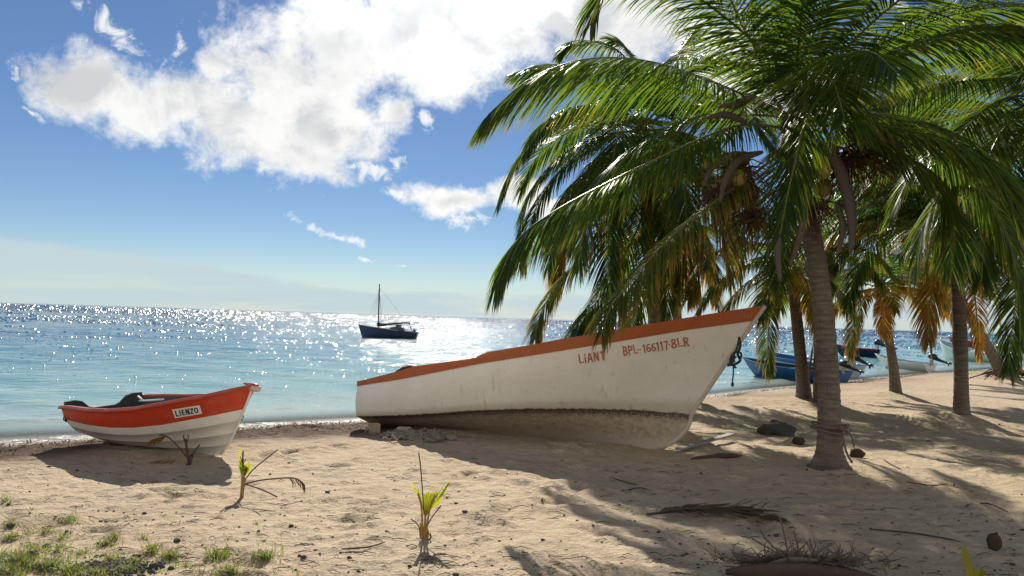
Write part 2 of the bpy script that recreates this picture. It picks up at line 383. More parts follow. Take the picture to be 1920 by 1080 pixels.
M_TWIG = paint('bleached_twig', (0.15, 0.11, 0.08), .8, (0.06, 0.04, 0.03), .6, 20, .4)
M_ROPE = paint('rope', (0.15, 0.12, 0.09), .9, (0.06, 0.05, 0.04), .7, 40, .6)
M_ROPED = paint('dark_rope', (0.04, 0.05, 0.04), .9, (0.12, 0.10, 0.07), .5, 40, .5)
M_ROCK = paint('rock', (0.07, 0.062, 0.055), .95, (0.03, 0.027, 0.024), .7, 9, 1.0)
M_PLANK = paint('weathered_plank', (0.24, 0.22, 0.20), .7, (0.09, 0.07, 0.06), .7, 14, .4)
M_ORANGE = paint('orange_paint', (0.42, 0.115, 0.035), .5, (0.25, 0.06, 0.025), .7, 5, .25)
M_ORLET = paint('orange_lettering', (0.46, 0.14, 0.055), .7, (0.66, 0.45, 0.32), .55, 45, .1)
M_RED = paint('red_paint', (0.52, 0.05, 0.018), .36, (0.50, 0.17, 0.10), .8, 4.5, .08)
M_RIM = paint('faded_red_rim', (0.40, 0.07, 0.045), .4, (0.55, 0.25, 0.2), .7, 8, .1)
M_INNER = paint('grey_green_interior', (0.05, 0.065, 0.062), .55, (0.03, 0.035, 0.03), .6, 8, .2)
M_PINK = paint('pinkish_white', (0.62, 0.46, 0.38), .45, (0.45, 0.25, 0.2), .5, 14, .1)
M_PLATE = paint('white_plate', (0.75, 0.74, 0.70), .5, (0.55, 0.5, 0.45), .4, 30, .05)
M_BLACK = paint('black_lettering', (0.02, 0.02, 0.02), .6, (0.05, 0.05, 0.05), .4, 30, .05)
M_WHITE = paint('boat_white', (0.70, 0.70, 0.66), .45, (0.40, 0.37, 0.30), .5, 3, .1)
M_DKBLUE = paint('navy_paint', (0.012, 0.03, 0.07), .5, (0.03, 0.04, 0.05), .5, 2, .1)
M_SLBLUE = paint('slate_blue_paint', (0.05, 0.08, 0.12), .6, (0.03, 0.045, 0.06), .6, 1.2, .1)
M_BLUE = paint('blue_paint', (0.015, 0.10, 0.26), .45, (0.01, 0.05, 0.13), .5, 2, .1)
M_LBLUE = paint('pale_blue_paint', (0.36, 0.46, 0.50), .45, (0.25, 0.33, 0.36), .5, 2, .1)
M_DKRED = paint('dark_red_paint', (0.22, 0.03, 0.02), .5, (0.12, 0.02, 0.015), .5, 2, .1)
M_MOTOR = paint('outboard_black', (0.018, 0.018, 0.022), .35, (0.05, 0.05, 0.05), .4, 8, .05)
M_METAL = paint('grey_metal', (0.30, 0.30, 0.30), .4, (0.12, 0.10, 0.08), .5, 20, .1)
M_MAST = paint('dark_timber', (0.04, 0.028, 0.02), .7, (0.02, 0.015, 0.01), .5, 6, .1)
M_CANVAS = paint('furled_canvas', (0.06, 0.055, 0.04), .9, (0.03, 0.03, 0.025), .5, 6, .3)
M_BLOCK = paint('pale_block', (0.45, 0.33, 0.22), .9, (0.25, 0.18, 0.12), .6, 15, .4)
M_NET = paint('matted_net', (0.28, 0.24, 0.19), .95, (0.07, 0.05, 0.04), .95, 9, .9)
M_WRACK = paint('dry_seaweed', (0.075, 0.038, 0.02), .95, (0.16, 0.10, 0.06), .6, 2, .2)
M_FOAM = paint('foam', (0.80, 0.80, 0.78), .8, (0.7, 0.72, 0.72), .4, 3, .3)

# --- weathered white hull (data: R = 0 keel, .5 chine, 1 rail; G = along)
M_HULL, t, b = newmat('weathered_white_hull'); a = attr(t); co = objco(t)
n1 = noise(t, co, 2.2, 6, .6); n2 = noise(t, co, 14, 8, .65); n3 = noise(t, co, 60, 4, .6)
mv = N(t, 'ShaderNodeMapping'); mv.inputs['Scale'].default_value = (9, 9, .55); t.links.new(co, mv.inputs['Vector'])
nv = noise(t, mv.outputs[0], 1.5, 6, .6)
c = mixc(t, mapr(t, n1, .3, .7), (0.83, 0.785, 0.69), (0.78, 0.715, 0.61))
c = mixc(t, math_(t, 'MULTIPLY', mapr(t, nv, .57, .74), .38), c, (0.42, 0.30, 0.17))
c = mixc(t, math_(t, 'MULTIPLY', mapr(t, math_(t, 'MULTIPLY', n3, n2), .37, .42), .7), c, (0.15, 0.11, 0.08))
# scum line just above the chine and grime below it
v = math_(t, 'ADD', a[0], math_(t, 'MULTIPLY', math_(t, 'SUBTRACT', n2, .5), .05))
c = mixc(t, math_(t, 'MULTIPLY', mapr(t, v, .60, .52), .55), c, (0.42, 0.33, 0.20))
grime = mixc(t, mapr(t, n2, .3, .7), (0.52, 0.42, 0.32), (0.34, 0.26, 0.19))
grime = mixc(t, mapr(t, math_(t, 'ADD', a[0], math_(t, 'MULTIPLY', math_(t, 'SUBTRACT', n3, .5), .30)), .40, .47), grime, (0.09, 0.055, 0.038))
grime = mixc(t, math_(t, 'MULTIPLY', mapr(t, v, .24, .05), .8), grime, (0.55, 0.47, 0.38))
c = mixc(t, mapr(t, v, .508, .492), c, grime)
t.links.new(c, b.inputs['Base Color']); b.inputs['Roughness'].default_value = .55
bump(t, b, math_(t, 'ADD', n2, math_(t, 'MULTIPLY', n1, 2.0)), .22, .02)

# --- smooth white lower hull of the dinghy (data: R = q)
M_DINGHY, t, b = newmat('dinghy_white'); a = attr(t); co = objco(t)
n1 = noise(t, co, 3.0, 6, .6); n2 = noise(t, co, 30, 6, .6)
c = mixc(t, mapr(t, n1, .35, .75), (0.78, 0.76, 0.70), (0.66, 0.63, 0.56))
c = mixc(t, math_(t, 'MULTIPLY', mapr(t, n2, .6, .75), .3), c, (0.4, 0.33, 0.26))
c = mixc(t, math_(t, 'MULTIPLY', a[1], .55), c, (0.34, 0.31, 0.27))
t.links.new(c, b.inputs['Base Color']); b.inputs['Roughness'].default_value = .38

# ------------------------------------------------------------------ terrain
rs = np.random.RandomState(5)
_lat = rs.rand(256, 256)
def vnoise(x, y):
    xi = np.floor(x).astype(int); yi = np.floor(y).astype(int); fx = x - xi; fy = y - yi
    fx = fx * fx * (3 - 2 * fx); fy = fy * fy * (3 - 2 * fy)
    g = lambda i, j: _lat[i % 256, j % 256]
    return (g(xi, yi) * (1 - fx) + g(xi + 1, yi) * fx) * (1 - fy) + (g(xi, yi + 1) * (1 - fx) + g(xi + 1, yi + 1) * fx) * fy
def fbm(x, y, o=4):
    s = 0; a_ = 1; t_ = 0
    for k in range(o): s = s + a_ * vnoise(x * 2 ** k + 17.3 * k, y * 2 ** k + 5.1 * k); t_ += a_; a_ *= .5
    return s / t_ - .5
SEA_Z = -0.30
def plane_hit(px, py, z): d = ray(px, py); return CAMP + d * ((z - EYE) / d.z)
_sp = [plane_hit(px, py, SEA_Z) for px, py in ((0, 829), (170, 822), (480, 797), (690, 787), (1330, 741), (1520, 722), (1700, 703), (1900, 690))]
SX = [-400, -60, -20] + [p.x for p in _sp] + [60, 400, 4000]
SY = [-220, -25, 3.2] + [p.y for p in _sp] + [75, 420, 4300]
def inland(x, y):                              # metres inland of the waterline (negative offshore)
    g = np.interp(x, SX, SY); wob = 0.35 * fbm(x * .35, y * .35 + 9, 2)
    return (g - y) * 0.80 + wob
MOUNDS = []                                    # (x, y, height, radius)
_pr = random.Random(71)
PITS = []
for _ in range(150):
    py_ = _pr.uniform(3.8, 12.5); PITS.append((_pr.uniform(-.75, .75) * py_, py_, _pr.uniform(.025, .06), _pr.uniform(.05, .11), _pr.uniform(0, 3.1)))
def ground_h(x, y):
    x = np.asarray(x, float); y = np.asarray(y, float)
    s = inland(x, y)
    h = np.where(s > 0, SEA_Z + 0.30 * smooth(s / 3.2) + 0.02 * np.clip(s / 10, 0, 1), SEA_Z - 0.10 * np.minimum(-s, 25) - .004 * np.clip(-s - 25, 0, 400))
    lump = 0.11 * fbm(x * .55, y * .55, 3) + 0.045 * fbm(x * 2.3 + 40, y * 2.3, 3) + 0.030 * fbm(x * 7.5, y * 7.5 + 30, 3)
    h = h + lump * smooth((s + .3) / 1.5) * (x * x + y * y < 1e5)
    # heaped wrack and a small scarp along the waterline
    h = h + 0.07 * np.exp(-((s - 1.6) / .6) ** 2) * (0.6 + 1.6 * fbm(x * 1.7, y * 1.7, 3))
    if x.size > 50 or (abs(x).max() < 10 and y.max() < 14):
        for (qx, qy, qh, qr, qa) in PITS:
            m_ = (abs(x - qx) < .5) & (abs(y - qy) < .5)
            if not m_.any(): continue
            dx = (x[m_] - qx) * math.cos(qa) + (y[m_] - qy) * math.sin(qa); dy = (y[m_] - qy) * math.cos(qa) - (x[m_] - qx) * math.sin(qa)
            r2 = (dx / 1.7) ** 2 + dy ** 2; e = np.exp(-r2 / qr ** 2)
            h[m_] = h[m_] - qh * .8 * e + qh * .45 * np.exp(-((np.sqrt(r2) - qr * 1.7) / (qr * .6)) ** 2)
    for (mx_, my_, mh, mr) in MOUNDS:
        h = h + mh * np.exp(-((x - mx_) ** 2 + (y - my_) ** 2) / (mr * mr))
    return h
def gz(x, y): return float(ground_h(np.array([x]), np.array([y]))[0])
def gnd(px, py):
    d = ray(px, py); z = 0.0
    for _ in range(7):
        p = CAMP + d * ((z - EYE) / d.z); z = .5 * z + .5 * gz(p.x, p.y)
    p.z = gz(p.x, p.y); return p
PALM_BASE = {'P1': gnd(1556, 882), 'P2': gnd(1803, 797), 'P3': gnd(1507, 757), 'P4': gnd(1680, 742), 'P5': gnd(1893, 716)}
for k, (hh, rr) in {'P1': (.03, .75), 'P2': (.20, .85), 'P3': (.12, .9), 'P4': (.08, .8), 'P5': (.2, 1.2)}.items():
    MOUNDS.append((PALM_BASE[k].x, PALM_BASE[k].y, hh, rr))
for _k in PALM_BASE: PALM_BASE[_k].z = gz(PALM_BASE[_k].x, PALM_BASE[_k].y)

def axis(lo, hi, step, far_lo, far_hi, gfac=1.12):
    a_ = list(np.arange(lo, hi + step, step)); s_ = step; x = a_[-1]; up = []
    while x < far_hi: s_ *= gfac; x += s_; up.append(x)
    s_ = step; x = a_[0]; dn = []
    while x > far_lo: s_ *= gfac; x -= s_; dn.append(x)
    return np.array(dn[::-1] + a_ + up)
def grid_obj(name, xs, ys, zf, mat, cf):
    X, Y = np.meshgrid(xs, ys); Z = zf(X, Y); n, m = X.shape
    me = bpy.data.meshes.new(name)
    vs = np.stack([X.ravel(), Y.ravel(), Z.ravel()], 1)
    i = np.arange(n - 1)[:, None] * m + np.arange(m - 1)[None, :]
    q = np.stack([i, i + 1, i + m + 1, i + m], -1).reshape(-1, 4)
    me.vertices.add(len(vs)); me.vertices.foreach_set('co', vs.ravel())
    me.loops.add(q.size); me.loops.foreach_set('vertex_index', q.ravel().astype(np.int32))
    me.polygons.add(len(q)); me.polygons.foreach_set('loop_start', np.arange(0, q.size, 4, dtype=np.int32)); me.polygons.foreach_set('loop_total', np.full(len(q), 4, dtype=np.int32))
    me.update(calc_edges=True); me.polygons.foreach_set('use_smooth', np.ones(len(q), dtype=bool))
    ca = me.color_attributes.new('data', 'FLOAT_COLOR', 'POINT'); cc = np.ones((len(vs), 4), np.float32); cc[:, :3] = np.stack([c_.ravel() for c_ in cf(X, Y)], 1)
    ca.data.foreach_set('color', cc.ravel()); me.materials.append(mat)
    o = bpy.data.objects.new(name, me); COL.objects.link(o); return o

def sand_attr(X, Y):
    s = inland(X, Y)
    lf = smooth((1.5 - X) / 3.0); w = np.exp(-((s - lerp(1.15, 1.85, lf)) / lerp(.45, 1.05, lf)) ** 2) * 1.5 + .30 * np.exp(-((s - 2.6) / .9) ** 2)
    w = np.clip(w * (1.05 + 2.0 * fbm(X * .9, Y * .9, 3)), 0, 1)
    wet = smooth((1.25 - s) / .7) * (s < 3)
    ga = np.clip(smooth((-X * .8 - Y + 6.7 + 2.5 * fbm(X * .9 + 3, Y * .9, 3)) / 1.6), 0, 1) * (Y < 7) * (Y > 1)
    return w, wet, ga * .8
sand = grid_obj('beach_sand', axis(-9, 11, .045, -30000, 30000, 1.13), axis(3.2, 15, .04, -3000, 40000, 1.075), ground_h, M_SAND, sand_attr)
sand['kind'] = 'structure'

def sea_z(X, Y):
    s = -inland(X, Y); k = smooth(s / 4) * (s < 250)
    u = X * .54 + Y * .84
    q = X * .84 - Y * .54
    w = 0.030 * np.sin(u * 2.6 + 3.5 * fbm(q * .12, u * .2, 2)) * (0.35 + fbm(q * .25, u * .3 + 7, 2) + .5)
    w = w + 0.05 * fbm(q * .5, u * 1.3, 3)
    br = 0.05 * np.exp(-((s - 1.7 - 1.2 * fbm(q * .2, 0 * u, 2)) / .28) ** 2) * smooth((fbm(q * .3 + 50, 0 * u, 2) + .25) * 3)
    return SEA_Z + np.where(s < 250, k * w, 0) + np.where((s > 0) & (s < 6), br, 0)
def sea_attr(X, Y):
    s = -inland(X, Y)
    s = np.where(s > 150, 150 + (s - 150) * 1.0, s)
    return np.clip(s, 0, 4e4) / 100.0, s * 0, (0.7 + 0.3 * (X < 3)) + 0 * s
sea = grid_obj('sea_water', axis(-14, 26, .16, -30000, 30000, 1.09), axis(6, 44, .11, -3000, 42000, 1.07), sea_z, M_SEA, sea_attr)
sea['kind'] = 'structure'

# glint ripples: added low wedges, scaled with distance, near faces tilted to catch the sun
M_RIP = sea_mat('ripple_water', False)
def ripples():
    Rn = np.random.RandomState(17); n = 90000
    D = 13.0 * (900 / 13.0) ** (Rn.rand(n) ** .80); X = D * np.tan(Rn.uniform(-.66, .66, n)); Y = D
    s = -inland(X, Y)
    cl = fbm(X / D * 7 + 40, np.log(D) * 16, 3) + .6 * fbm(X / D * 45, np.log(D) * 70, 2)
    keep = (s > 2.0) & (cl + Rn.normal(0, .05, n) > .10 - .06 * np.clip(D / 150, 0, 1)) & (Rn.rand(n) < np.clip(.015 + D / 100, 0, 1))
    X, Y, D, s = X[keep], Y[keep], D[keep], s[keep]; n = len(X)
    l = D * (.0046 - .0012 * np.clip(D / 120, 0, 1)) * Rn.uniform(.5, 1.15, n); w = D * Rn.uniform(.0008, .0024, n) * (1 - .2 * np.clip(D / 120, 0, 1))
    tilt = np.tan(np.radians(np.clip(Rn.normal(14.0, 3.6, n), 5, 26))); az_ = np.radians(Rn.normal(0, 17, n))
    h = tilt * l * .7; w = w * (1 - .35 * np.exp(-(D / 30) ** 2)); l = l * (1 - .35 * np.exp(-(D / 30) ** 2)); h = tilt * l * .7; ca, sa = np.cos(az_), np.sin(az_); Z = sea_z(X, Y) - .006
    loc = [(-1, -.5, 0), (1, -.5, 0), (-.75, .2, 1), (.75, .2, 1), (-1, .9, 0), (1, .9, 0)]
    vs = np.stack([np.stack([X + w * a_ * ca - l * b_ * sa, Y + w * a_ * sa + l * b_ * ca, Z + h * c_], 1) for a_, b_, c_ in loc], 1)
    fc = np.array([(0, 1, 3, 2), (2, 3, 5, 4)]); tr_ = np.array([(0, 2, 4), (1, 5, 3)])
    off = (np.arange(n) * 6)[:, None, None]; Q = (fc[None] + off).reshape(-1); T = (tr_[None] + off).reshape(-1); V_ = vs.reshape(-1, 3)
    me = bpy.data.meshes.new('glint_ripples'); me.vertices.add(len(V_)); me.vertices.foreach_set('co', V_.ravel())
    lv = np.concatenate([T, Q]).astype(np.int32); nt_, nq = len(T) // 3, len(Q) // 4
    me.loops.add(len(lv)); me.loops.foreach_set('vertex_index', lv); me.polygons.add(nt_ + nq)
    me.polygons.foreach_set('loop_start', np.concatenate([np.arange(nt_) * 3, nt_ * 3 + np.arange(nq) * 4]).astype(np.int32))
    me.polygons.foreach_set('loop_total', np.concatenate([np.full(nt_, 3), np.full(nq, 4)]).astype(np.int32))
    me.update(calc_edges=True); me.materials.append(M_RIP)
    ca_ = me.color_attributes.new('data', 'FLOAT_COLOR', 'POINT'); cc = np.zeros((len(V_), 4), np.float32); cc[:, 0] = np.repeat(s, 6) / 100; cc[:, 3] = 1; ca_.data.foreach_set('color', cc.ravel())
    o = bpy.data.objects.new('glint_ripples', me); COL.objects.link(o); o['kind'] = 'stuff'; o['label'] = 'small added ripples shaped to glint on the sea'; o['category'] = 'ripples'
    print('ripples', n)
ripples()

# breaking surf on the reef far out on the right: low foam ridges
mb = MB(); R = random.Random(4)
for i in range(46):
    px = R.uniform(1380, 2300); hy = 596.3 + (px - 960) * .0305
    off = 9.5 + R.gauss(0, .9)
    p = plane_hit(px, hy + off, SEA_Z)
    L = R.uniform(2, 13) * (1.2 if px > 1750 else 1)
    n = 8; pts = [p + V((L * (j / n - .5), R.uniform(-.8, .8), .02)) for j in range(n + 1)]
    mb.tube(pts, [.04 + (.34 if px < 1780 else .55) * math.sin(math.pi * (j + .3) / (n + .6)) * R.uniform(.3, 1) for j in range(n + 1)], 6, squash=.8)
for i in range(16):                             # thinner line beyond on the left
    px = R.uniform(-50, 1000); hy = 596.3 + (px - 960) * .0305
    p = plane_hit(px, hy + 14 + R.gauss(0, .5), SEA_Z); L = R.uniform(2, 9)
    mb.tube([p + V((L * (j / 6 - .5), R.uniform(-.5, .5), .0)) for j in range(7)], [.03 + .09 * math.sin(math.pi * (j + .3) / 6.6) for j in range(7)], 5, squash=.7)
o = mb.build('surf', M_FOAM); o['kind'] = 'stuff'; o['label'] = 'white surf breaking far out over the reef'; o['category'] = 'surf'

# ------------------------------------------------------------------ palms
DOWN = V((0, 0, -1))
def add_frond(name, pts, parent, L=.62, hang=.42, n=70, w=.034, droop=.55, dry=0.0, seed=0, r0_=.026, lift=.25, start=.14, segs=4, spread=68, missing=0.0):
    R = random.Random(seed); mb = MB(); K = 26; L = L * 1.22; n = int(n * 1.7); w = w * .60; droop = droop * .55
    C = bez(pts, K)
    D = [(C[min(i + 1, K)] - C[max(i - 1, 0)]).normalized() for i in range(K + 1)]
    out = (C[-1] - C[0]); out.z = 0
    out = out.normalized() if out.length > .05 else V((0, -1, 0))
    sl_ = [0]
    for i in range(K): sl_.append(sl_[-1] + (C[i + 1] - C[i]).length)
    flen = sl_[-1]
    mb.tube(C, [lerp(r0_, .004, (i / K) ** .8) * (1.5 if i == 0 else 1) for i in range(K + 1)], 6, 1, col=(0, .5, dry), squash=.7)
    # consistent side vector carried along the stalk
    S = None; Ss = []
    for i in range(K + 1):
        T = D[i]
        s = T.cross(V((0, 0, 1)))
        if s.length < .35: s = (S if S is not None else T.cross(out + V((0, 0, 1)))) * 1.0
        s = (s - T * s.dot(T)).normalized()
        if S is not None and s.dot(S) < 0: s = -s
        if S is not None: s = (s * .6 + S * .4); s = (s - T * s.dot(T)).normalized()
        S = s; Ss.append(s)
    vs = []; fs = []; cs = []
    for side in (-1, 1):
        for k in range(n):
            q = start + (1 - start) * (k + R.uniform(-.3, .3)) / (n - 1); q = min(max(q, 0), .999)
            if R.random() < missing: continue
            x = q * K; i = min(int(x), K - 1); f = x - i
            p = C[i].lerp(C[i + 1], f); T = D[i].lerp(D[i + 1], f).normalized(); s = Ss[i].lerp(Ss[i + 1], f).normalized() * side
            Nn = s.cross(T) * side; Nn.normalize()
            if Nn.z < 0: Nn = -Nn
            qq = min(1.0, max(0.0, (q - start) / (1 - start)))
            ll = L * (0.55 + .45 * math.sin(math.pi * min(qq * 1.25, 1) * .5 + .25)) * (1 - .62 * max(0, (qq - .45) / .55) ** 1.6) * R.uniform(.85, 1.08)
            ang = rad(lerp(spread, 22, qq ** 1.3) + R.uniform(-6, 6))
            d = T * math.cos(ang) + s * math.sin(ang) * math.cos(lift) + Nn * math.sin(ang) * math.sin(lift) 
            d = (d + DOWN * hang * (1 - .4 * qq) + V((R.uniform(-1, 1), R.uniform(-1, 1), R.uniform(-1, 1))) * .06).normalized()
            g = R.random(); dr = droop * R.uniform(.75, 1.3); c0 = p; roll = R.uniform(-.55, .55)
            base = len(vs); ww = w * R.uniform(.8, 1.15)
            prof = (.35, 1.0, .92, .62, .03) if segs == 4 else (.5, 1.0, .6, .03)
            for j in range(segs + 1):
                wv = T - d * T.dot(d)
                if wv.length < .1: wv = Nn - d * Nn.dot(d)
                wv.normalize(); wv = wv * math.cos(roll) + d.cross(wv) * math.sin(roll)
                h = ww * prof[j] * .5
                vs.append(c0 - wv * h); vs.append(c0 + wv * h)
                cc = (j / segs, g, dry); cs += [cc, cc]
                if j < segs:
                    c0 = c0 + d * (ll / segs); d = (d + DOWN * dr * (.5 + .5 * j / segs + .25)).normalized()
            for j in range(segs): fs.append((base + 2 * j, base + 2 * j + 1, base + 2 * j + 3, base + 2 * j + 2))
    mb.add(vs, fs, 0, cs)
    return mb.build(name, [M_LEAF, M_RACH], parent)

def fall_curve(c, azd, el0, L, drop, k=6, pw=1.25):
    p = V(c); pts = [p.copy()]; m = 10
    for i in range(m):
        e = rad(el0 - drop * ((i + .5) / m) ** pw)
        p = p + V((math.sin(rad(azd)) * math.cos(e), math.cos(rad(azd)) * math.cos(e), math.sin(e))) * (L / m)
        if i % 2 == 1: pts.append(p.copy())
    return pts

def trunk(pts, radii, parent, name='trunk', ring=.048, n=22):
    K = 60; C = bez(pts, K); tot = sum((C[i + 1] - C[i]).length for i in range(K))
    m = int(tot / (ring / 3)); Rr = random.Random(len(pts) * 7 + m)
    P = []; rr = []; cols = []
    ph = 0; step = 0
    amp = {}
    for i in range(m + 1):
        x = i / m * K; k = min(int(x), K - 1); P.append(C[k].lerp(C[k + 1], x - k))
        q = i / m; base = float(np.interp(q, [j / (len(radii) - 1) for j in range(len(radii))], radii))
        ring_i = i // 3; a = i % 3
        if ring_i not in amp: amp[ring_i] = Rr.uniform(.4, 1.3)
        rr.append(base * (1 + (.0, .030, .040)[a] * amp[ring_i])); cols.append((a / 2, q, 0))
    mb = MB(); k = len(P); vs = []; cc = []
    for i, p in enumerate(P):
        T = (P[min(i + 1, k - 1)] - P[max(i - 1, 0)]).normalized(); A = V((1, 0, 0)); A = (A - T * A.dot(T)).normalized(); B = T.cross(A)
        for j in range(n):
            th = 2 * math.pi * j / n
            lob = 1 + .05 * math.sin(3 * th + 1) * (1 - i / m) + .02 * math.sin(7 * th + i * .9)
            vs.append(p + (A * math.cos(th) + B * math.sin(th)) * rr[i] * lob); cc.append(cols[i])
    fs = [(i * n + j, i * n + (j + 1) % n, (i + 1) * n + (j + 1) % n, (i + 1) * n + j) for i in range(k - 1) for j in range(n)]
    mb.add(vs, fs, 0, cc); return mb.build(name, M_TRUNK, parent)

def coconut(parent, p, r, mat, seed, nm='coconut'):
    mb = MB(); mb.blob(p, (r * .85, r * .85, r * 1.08), 0, .06, seed, 12); return mb.build(nm, mat, parent)
def spathe(parent, pts, w, name='dry_spathe', mat=None):   # a woody, boat-shaped bract with a hollow side
    C = bez(pts, 18); vs = []; fs = []; n = 7
    for i, p in enumerate(C):
        T = (C[min(i + 1, 18)] - C[max(i - 1, 0)]).normalized(); A = T.cross(V((0, 1, 0.3))).normalized(); B = T.cross(A)
        ww = w * (.25 + math.sin(math.pi * (i / 18) ** .8) * .9) * (1 if i < 18 else .1)
        for j in range(n):
            th = math.pi * (j / (n - 1) - .5) * 1.1
            vs.append(p + A * math.sin(th) * ww * .5 + B * math.cos(th) * ww * .28)
    fs = [(i * n + j, i * n + j + 1, (i + 1) * n + j + 1, (i + 1) * n + j) for i in range(18) for j in range(n - 1)]
    mb = MB(); mb.add(vs, fs); o = mb.build(name, mat or M_SPATHE, parent)
    so_ = o.modifiers.new('thick', 'SOLIDIFY'); so_.thickness = .008
    return o
def stalks(parent, p, n, L, seed, name='flower_stalk'):   # dry branching inflorescence
    R = random.Random(seed); mb = MB()
    for i in range(n):
        d = V((R.gauss(0, 1), R.gauss(0, .7), R.uniform(-1.6, .5))).normalized(); q = V(p) + V((R.gauss(0, .05), R.gauss(0, .05), R.gauss(0, .05))); pts = [q.copy()]
        for j in range(4):
            d = (d + V((R.gauss(0, .3), R.gauss(0, .3), -.25))).normalized(); q = q + d * L / 4 * R.uniform(.6, 1.1); pts.append(q.copy())
        mb.tube(pts, [.008, .007, .005, .004, .003], 4)
    return mb.build(name, M_FIBRE, parent)

def palm(key, label, base, tpts, radii, crown, fronds, fill, cocos=(), group='coconut palms on the beach', fibre=.16, seed=1):
    root = thing('palm_tree', label, 'palm tree', base, group)
    trunk([V(base) - V((0, 0, .12))] + [V(p) for p in tpts] + [V(crown)], radii, root)
    R = random.Random(seed)
    mb = MB()
    mb.tube([V(crown) - V((0, 0, fibre * 2.2)), V(crown) - V((0, 0, fibre)), V(crown), V(crown) + V((0, 0, fibre * 1.4))], [radii[-1] * 1.05, radii[-1] * 1.35, radii[-1] * 1.3, radii[-1] * .5], 14)
    mb.build('crown_sheath', M_FIBRE, root)
    for i, fr in enumerate(fronds):
        o = add_frond('frond', fr['p'], root, seed=seed * 100 + i, **{k: v for k, v in fr.items() if k not in ('p', 'lab')})
        if fr.get('lab'): o['label'] = fr['lab']
    for i in range(fill['n']):
        u = (i + .5) / fill['n']; azd = (i * 137.5 + R.uniform(-14, 14)) % 360
        if 'az' in fill and not (fill['az'][0] <= azd <= fill['az'][1]): 
            azd = fill['az'][0] + (azd / 360) * (fill['az'][1] - fill['az'][0])
        el0 = lerp(fill.get('top', 72), fill.get('low', -25), u ** .85) + R.uniform(-6, 6)
        Lf = fill['L'] * R.uniform(.82, 1.08) * (.8 if u < .12 else 1)
        drop = R.uniform(70, 100) * (1 if u < .75 else .75)
        if el0 - drop < -88: drop = el0 + 88
        pts = fall_curve(V(crown) + V((0, 0, .08 - u * .12)), azd, el0, Lf, drop)
        dry = max(0, (u - fill.get('dryfrom', .7)) / (1 - fill.get('dryfrom', .7))) * fill.get('drymax', .6) * R.uniform(.6, 1.2)
        add_frond('frond', pts, root, L=fill.get('leaf', .62) * R.uniform(.9, 1.1), n=fill.get('nl', 52), w=fill.get('w', .04), droop=fill.get('droop', .5) * R.uniform(.8, 1.3), dry=dry, seed=seed * 100 + 50 + i, segs=fill.get('segs', 3), lift=R.uniform(.1, .4))
    for i, (p, r, mt) in enumerate(cocos): coconut(root, p, r, mt, seed * 10 + i)
    return root

def px3(lst, D0, D1=None):                      # picture polyline -> points, depth running from D0 to D1
    D1 = D0 if D1 is None else D1; m = len(lst) - 1
    return [at(x, y, lerp(D0, D1, i / m)) for i, (x, y) in enumerate(lst)]

# P1, the big palm in front
B1 = PALM_BASE['P1']; D1 = B1.y
crown1 = at(1487, 235, D1 - .05)
fr1 = [
 dict(p=px3([(1478, 215), (1400, 180), (1300, 140), (1200, 112), (1090, 112), (990, 150), (915, 215)], D1, D1 - .5), L=.98, hang=.7, n=125, w=.030, droop=.42, segs=4),
 dict(p=px3([(1470, 240), (1400, 233), (1332, 252), (1230, 298), (1120, 352), (1033, 400), (970, 450), (932, 530)], D1, D1 - .9), L=.82, hang=.7, n=120, w=.028, droop=.60, segs=4),
 dict(p=px3([(1460, 290), (1400, 335), (1337, 380), (1277, 427), (1223, 480), (1175, 540), (1147, 572), (1128, 625)], D1 - .1, D1 - 1.2), L=.58, n=90, w=.026, droop=.62, dry=.22, segs=4, lab='yellowing frond hanging over the bow lettering'),
 dict(p=px3([(1465, 205), (1442, 168), (1420, 100), (1390, 45), (1360, -15), (1300, -60), (1210, -60)], D1, D1 - .7), L=.80, n=100, w=.032, droop=.33, segs=4),
 dict(p=px3([(1480, 195), (1491, 152), (1513, 87), (1540, 36), (1562, -20), (1610, -70), (1690, -60)], D1 - .1, D1 - 1.0), L=.82, n=100, w=.032, droop=.33, segs=4),
 dict(p=px3([(1490, 200), (1510, 158), (1574, 129), (1640, 112), (1710, 85), (1790, 62), (1870, 55), (1950, 70)], D1 - .1, D1 - 1.1), L=.78, n=110, w=.032, droop=.45, segs=4),
 dict(p=px3([(1500, 215), (1507, 160), (1512, 185), (1505, 240), (1492, 300), (1478, 360), (1463, 440)], D1 - .2, D1 - 1.3), L=.66, n=80, w=.030, droop=.35, segs=4, spread=42, r0_=.032, lab='frond hanging straight down in front of the crown'),
 dict(p=px3([(1515, 250), (1560, 235), (1620, 252), (1689, 288), (1744, 327), (1774, 375), (1783, 427), (1785, 500)], D1 - .1, D1 - 1.0), L=.72, n=105, w=.030, droop=.45, segs=4),
 dict(p=px3([(1480, 200), (1440, 110), (1330, 10), (1200, -60), (1135, -20), (1108, 45)], D1 + .1, D1 - .4), L=.75, n=80, w=.03, droop=.45, segs=4),
 dict(p=px3([(1500, 240), (1580, 210), (1700, 230), (1800, 300), (1870, 400), (1905, 500), (1915, 620)], D1 + .1, D1 - .3), L=.75, n=100, w=.032, droop=.5, segs=4),
 dict(p=px3([(1487, 200), (1487, 100), (1470, 0), (1440, -120)], D1 + .1, D1 + .4), L=.7, n=80, w=.03, droop=.2, segs=3),
 dict(p=px3([(1480, 220), (1390, 215), (1290, 225), (1190, 280), (1110, 360), (1075, 450)], D1 + .3, D1 + .7), L=.72, n=90, w=.034, droop=.6, segs=3),
]
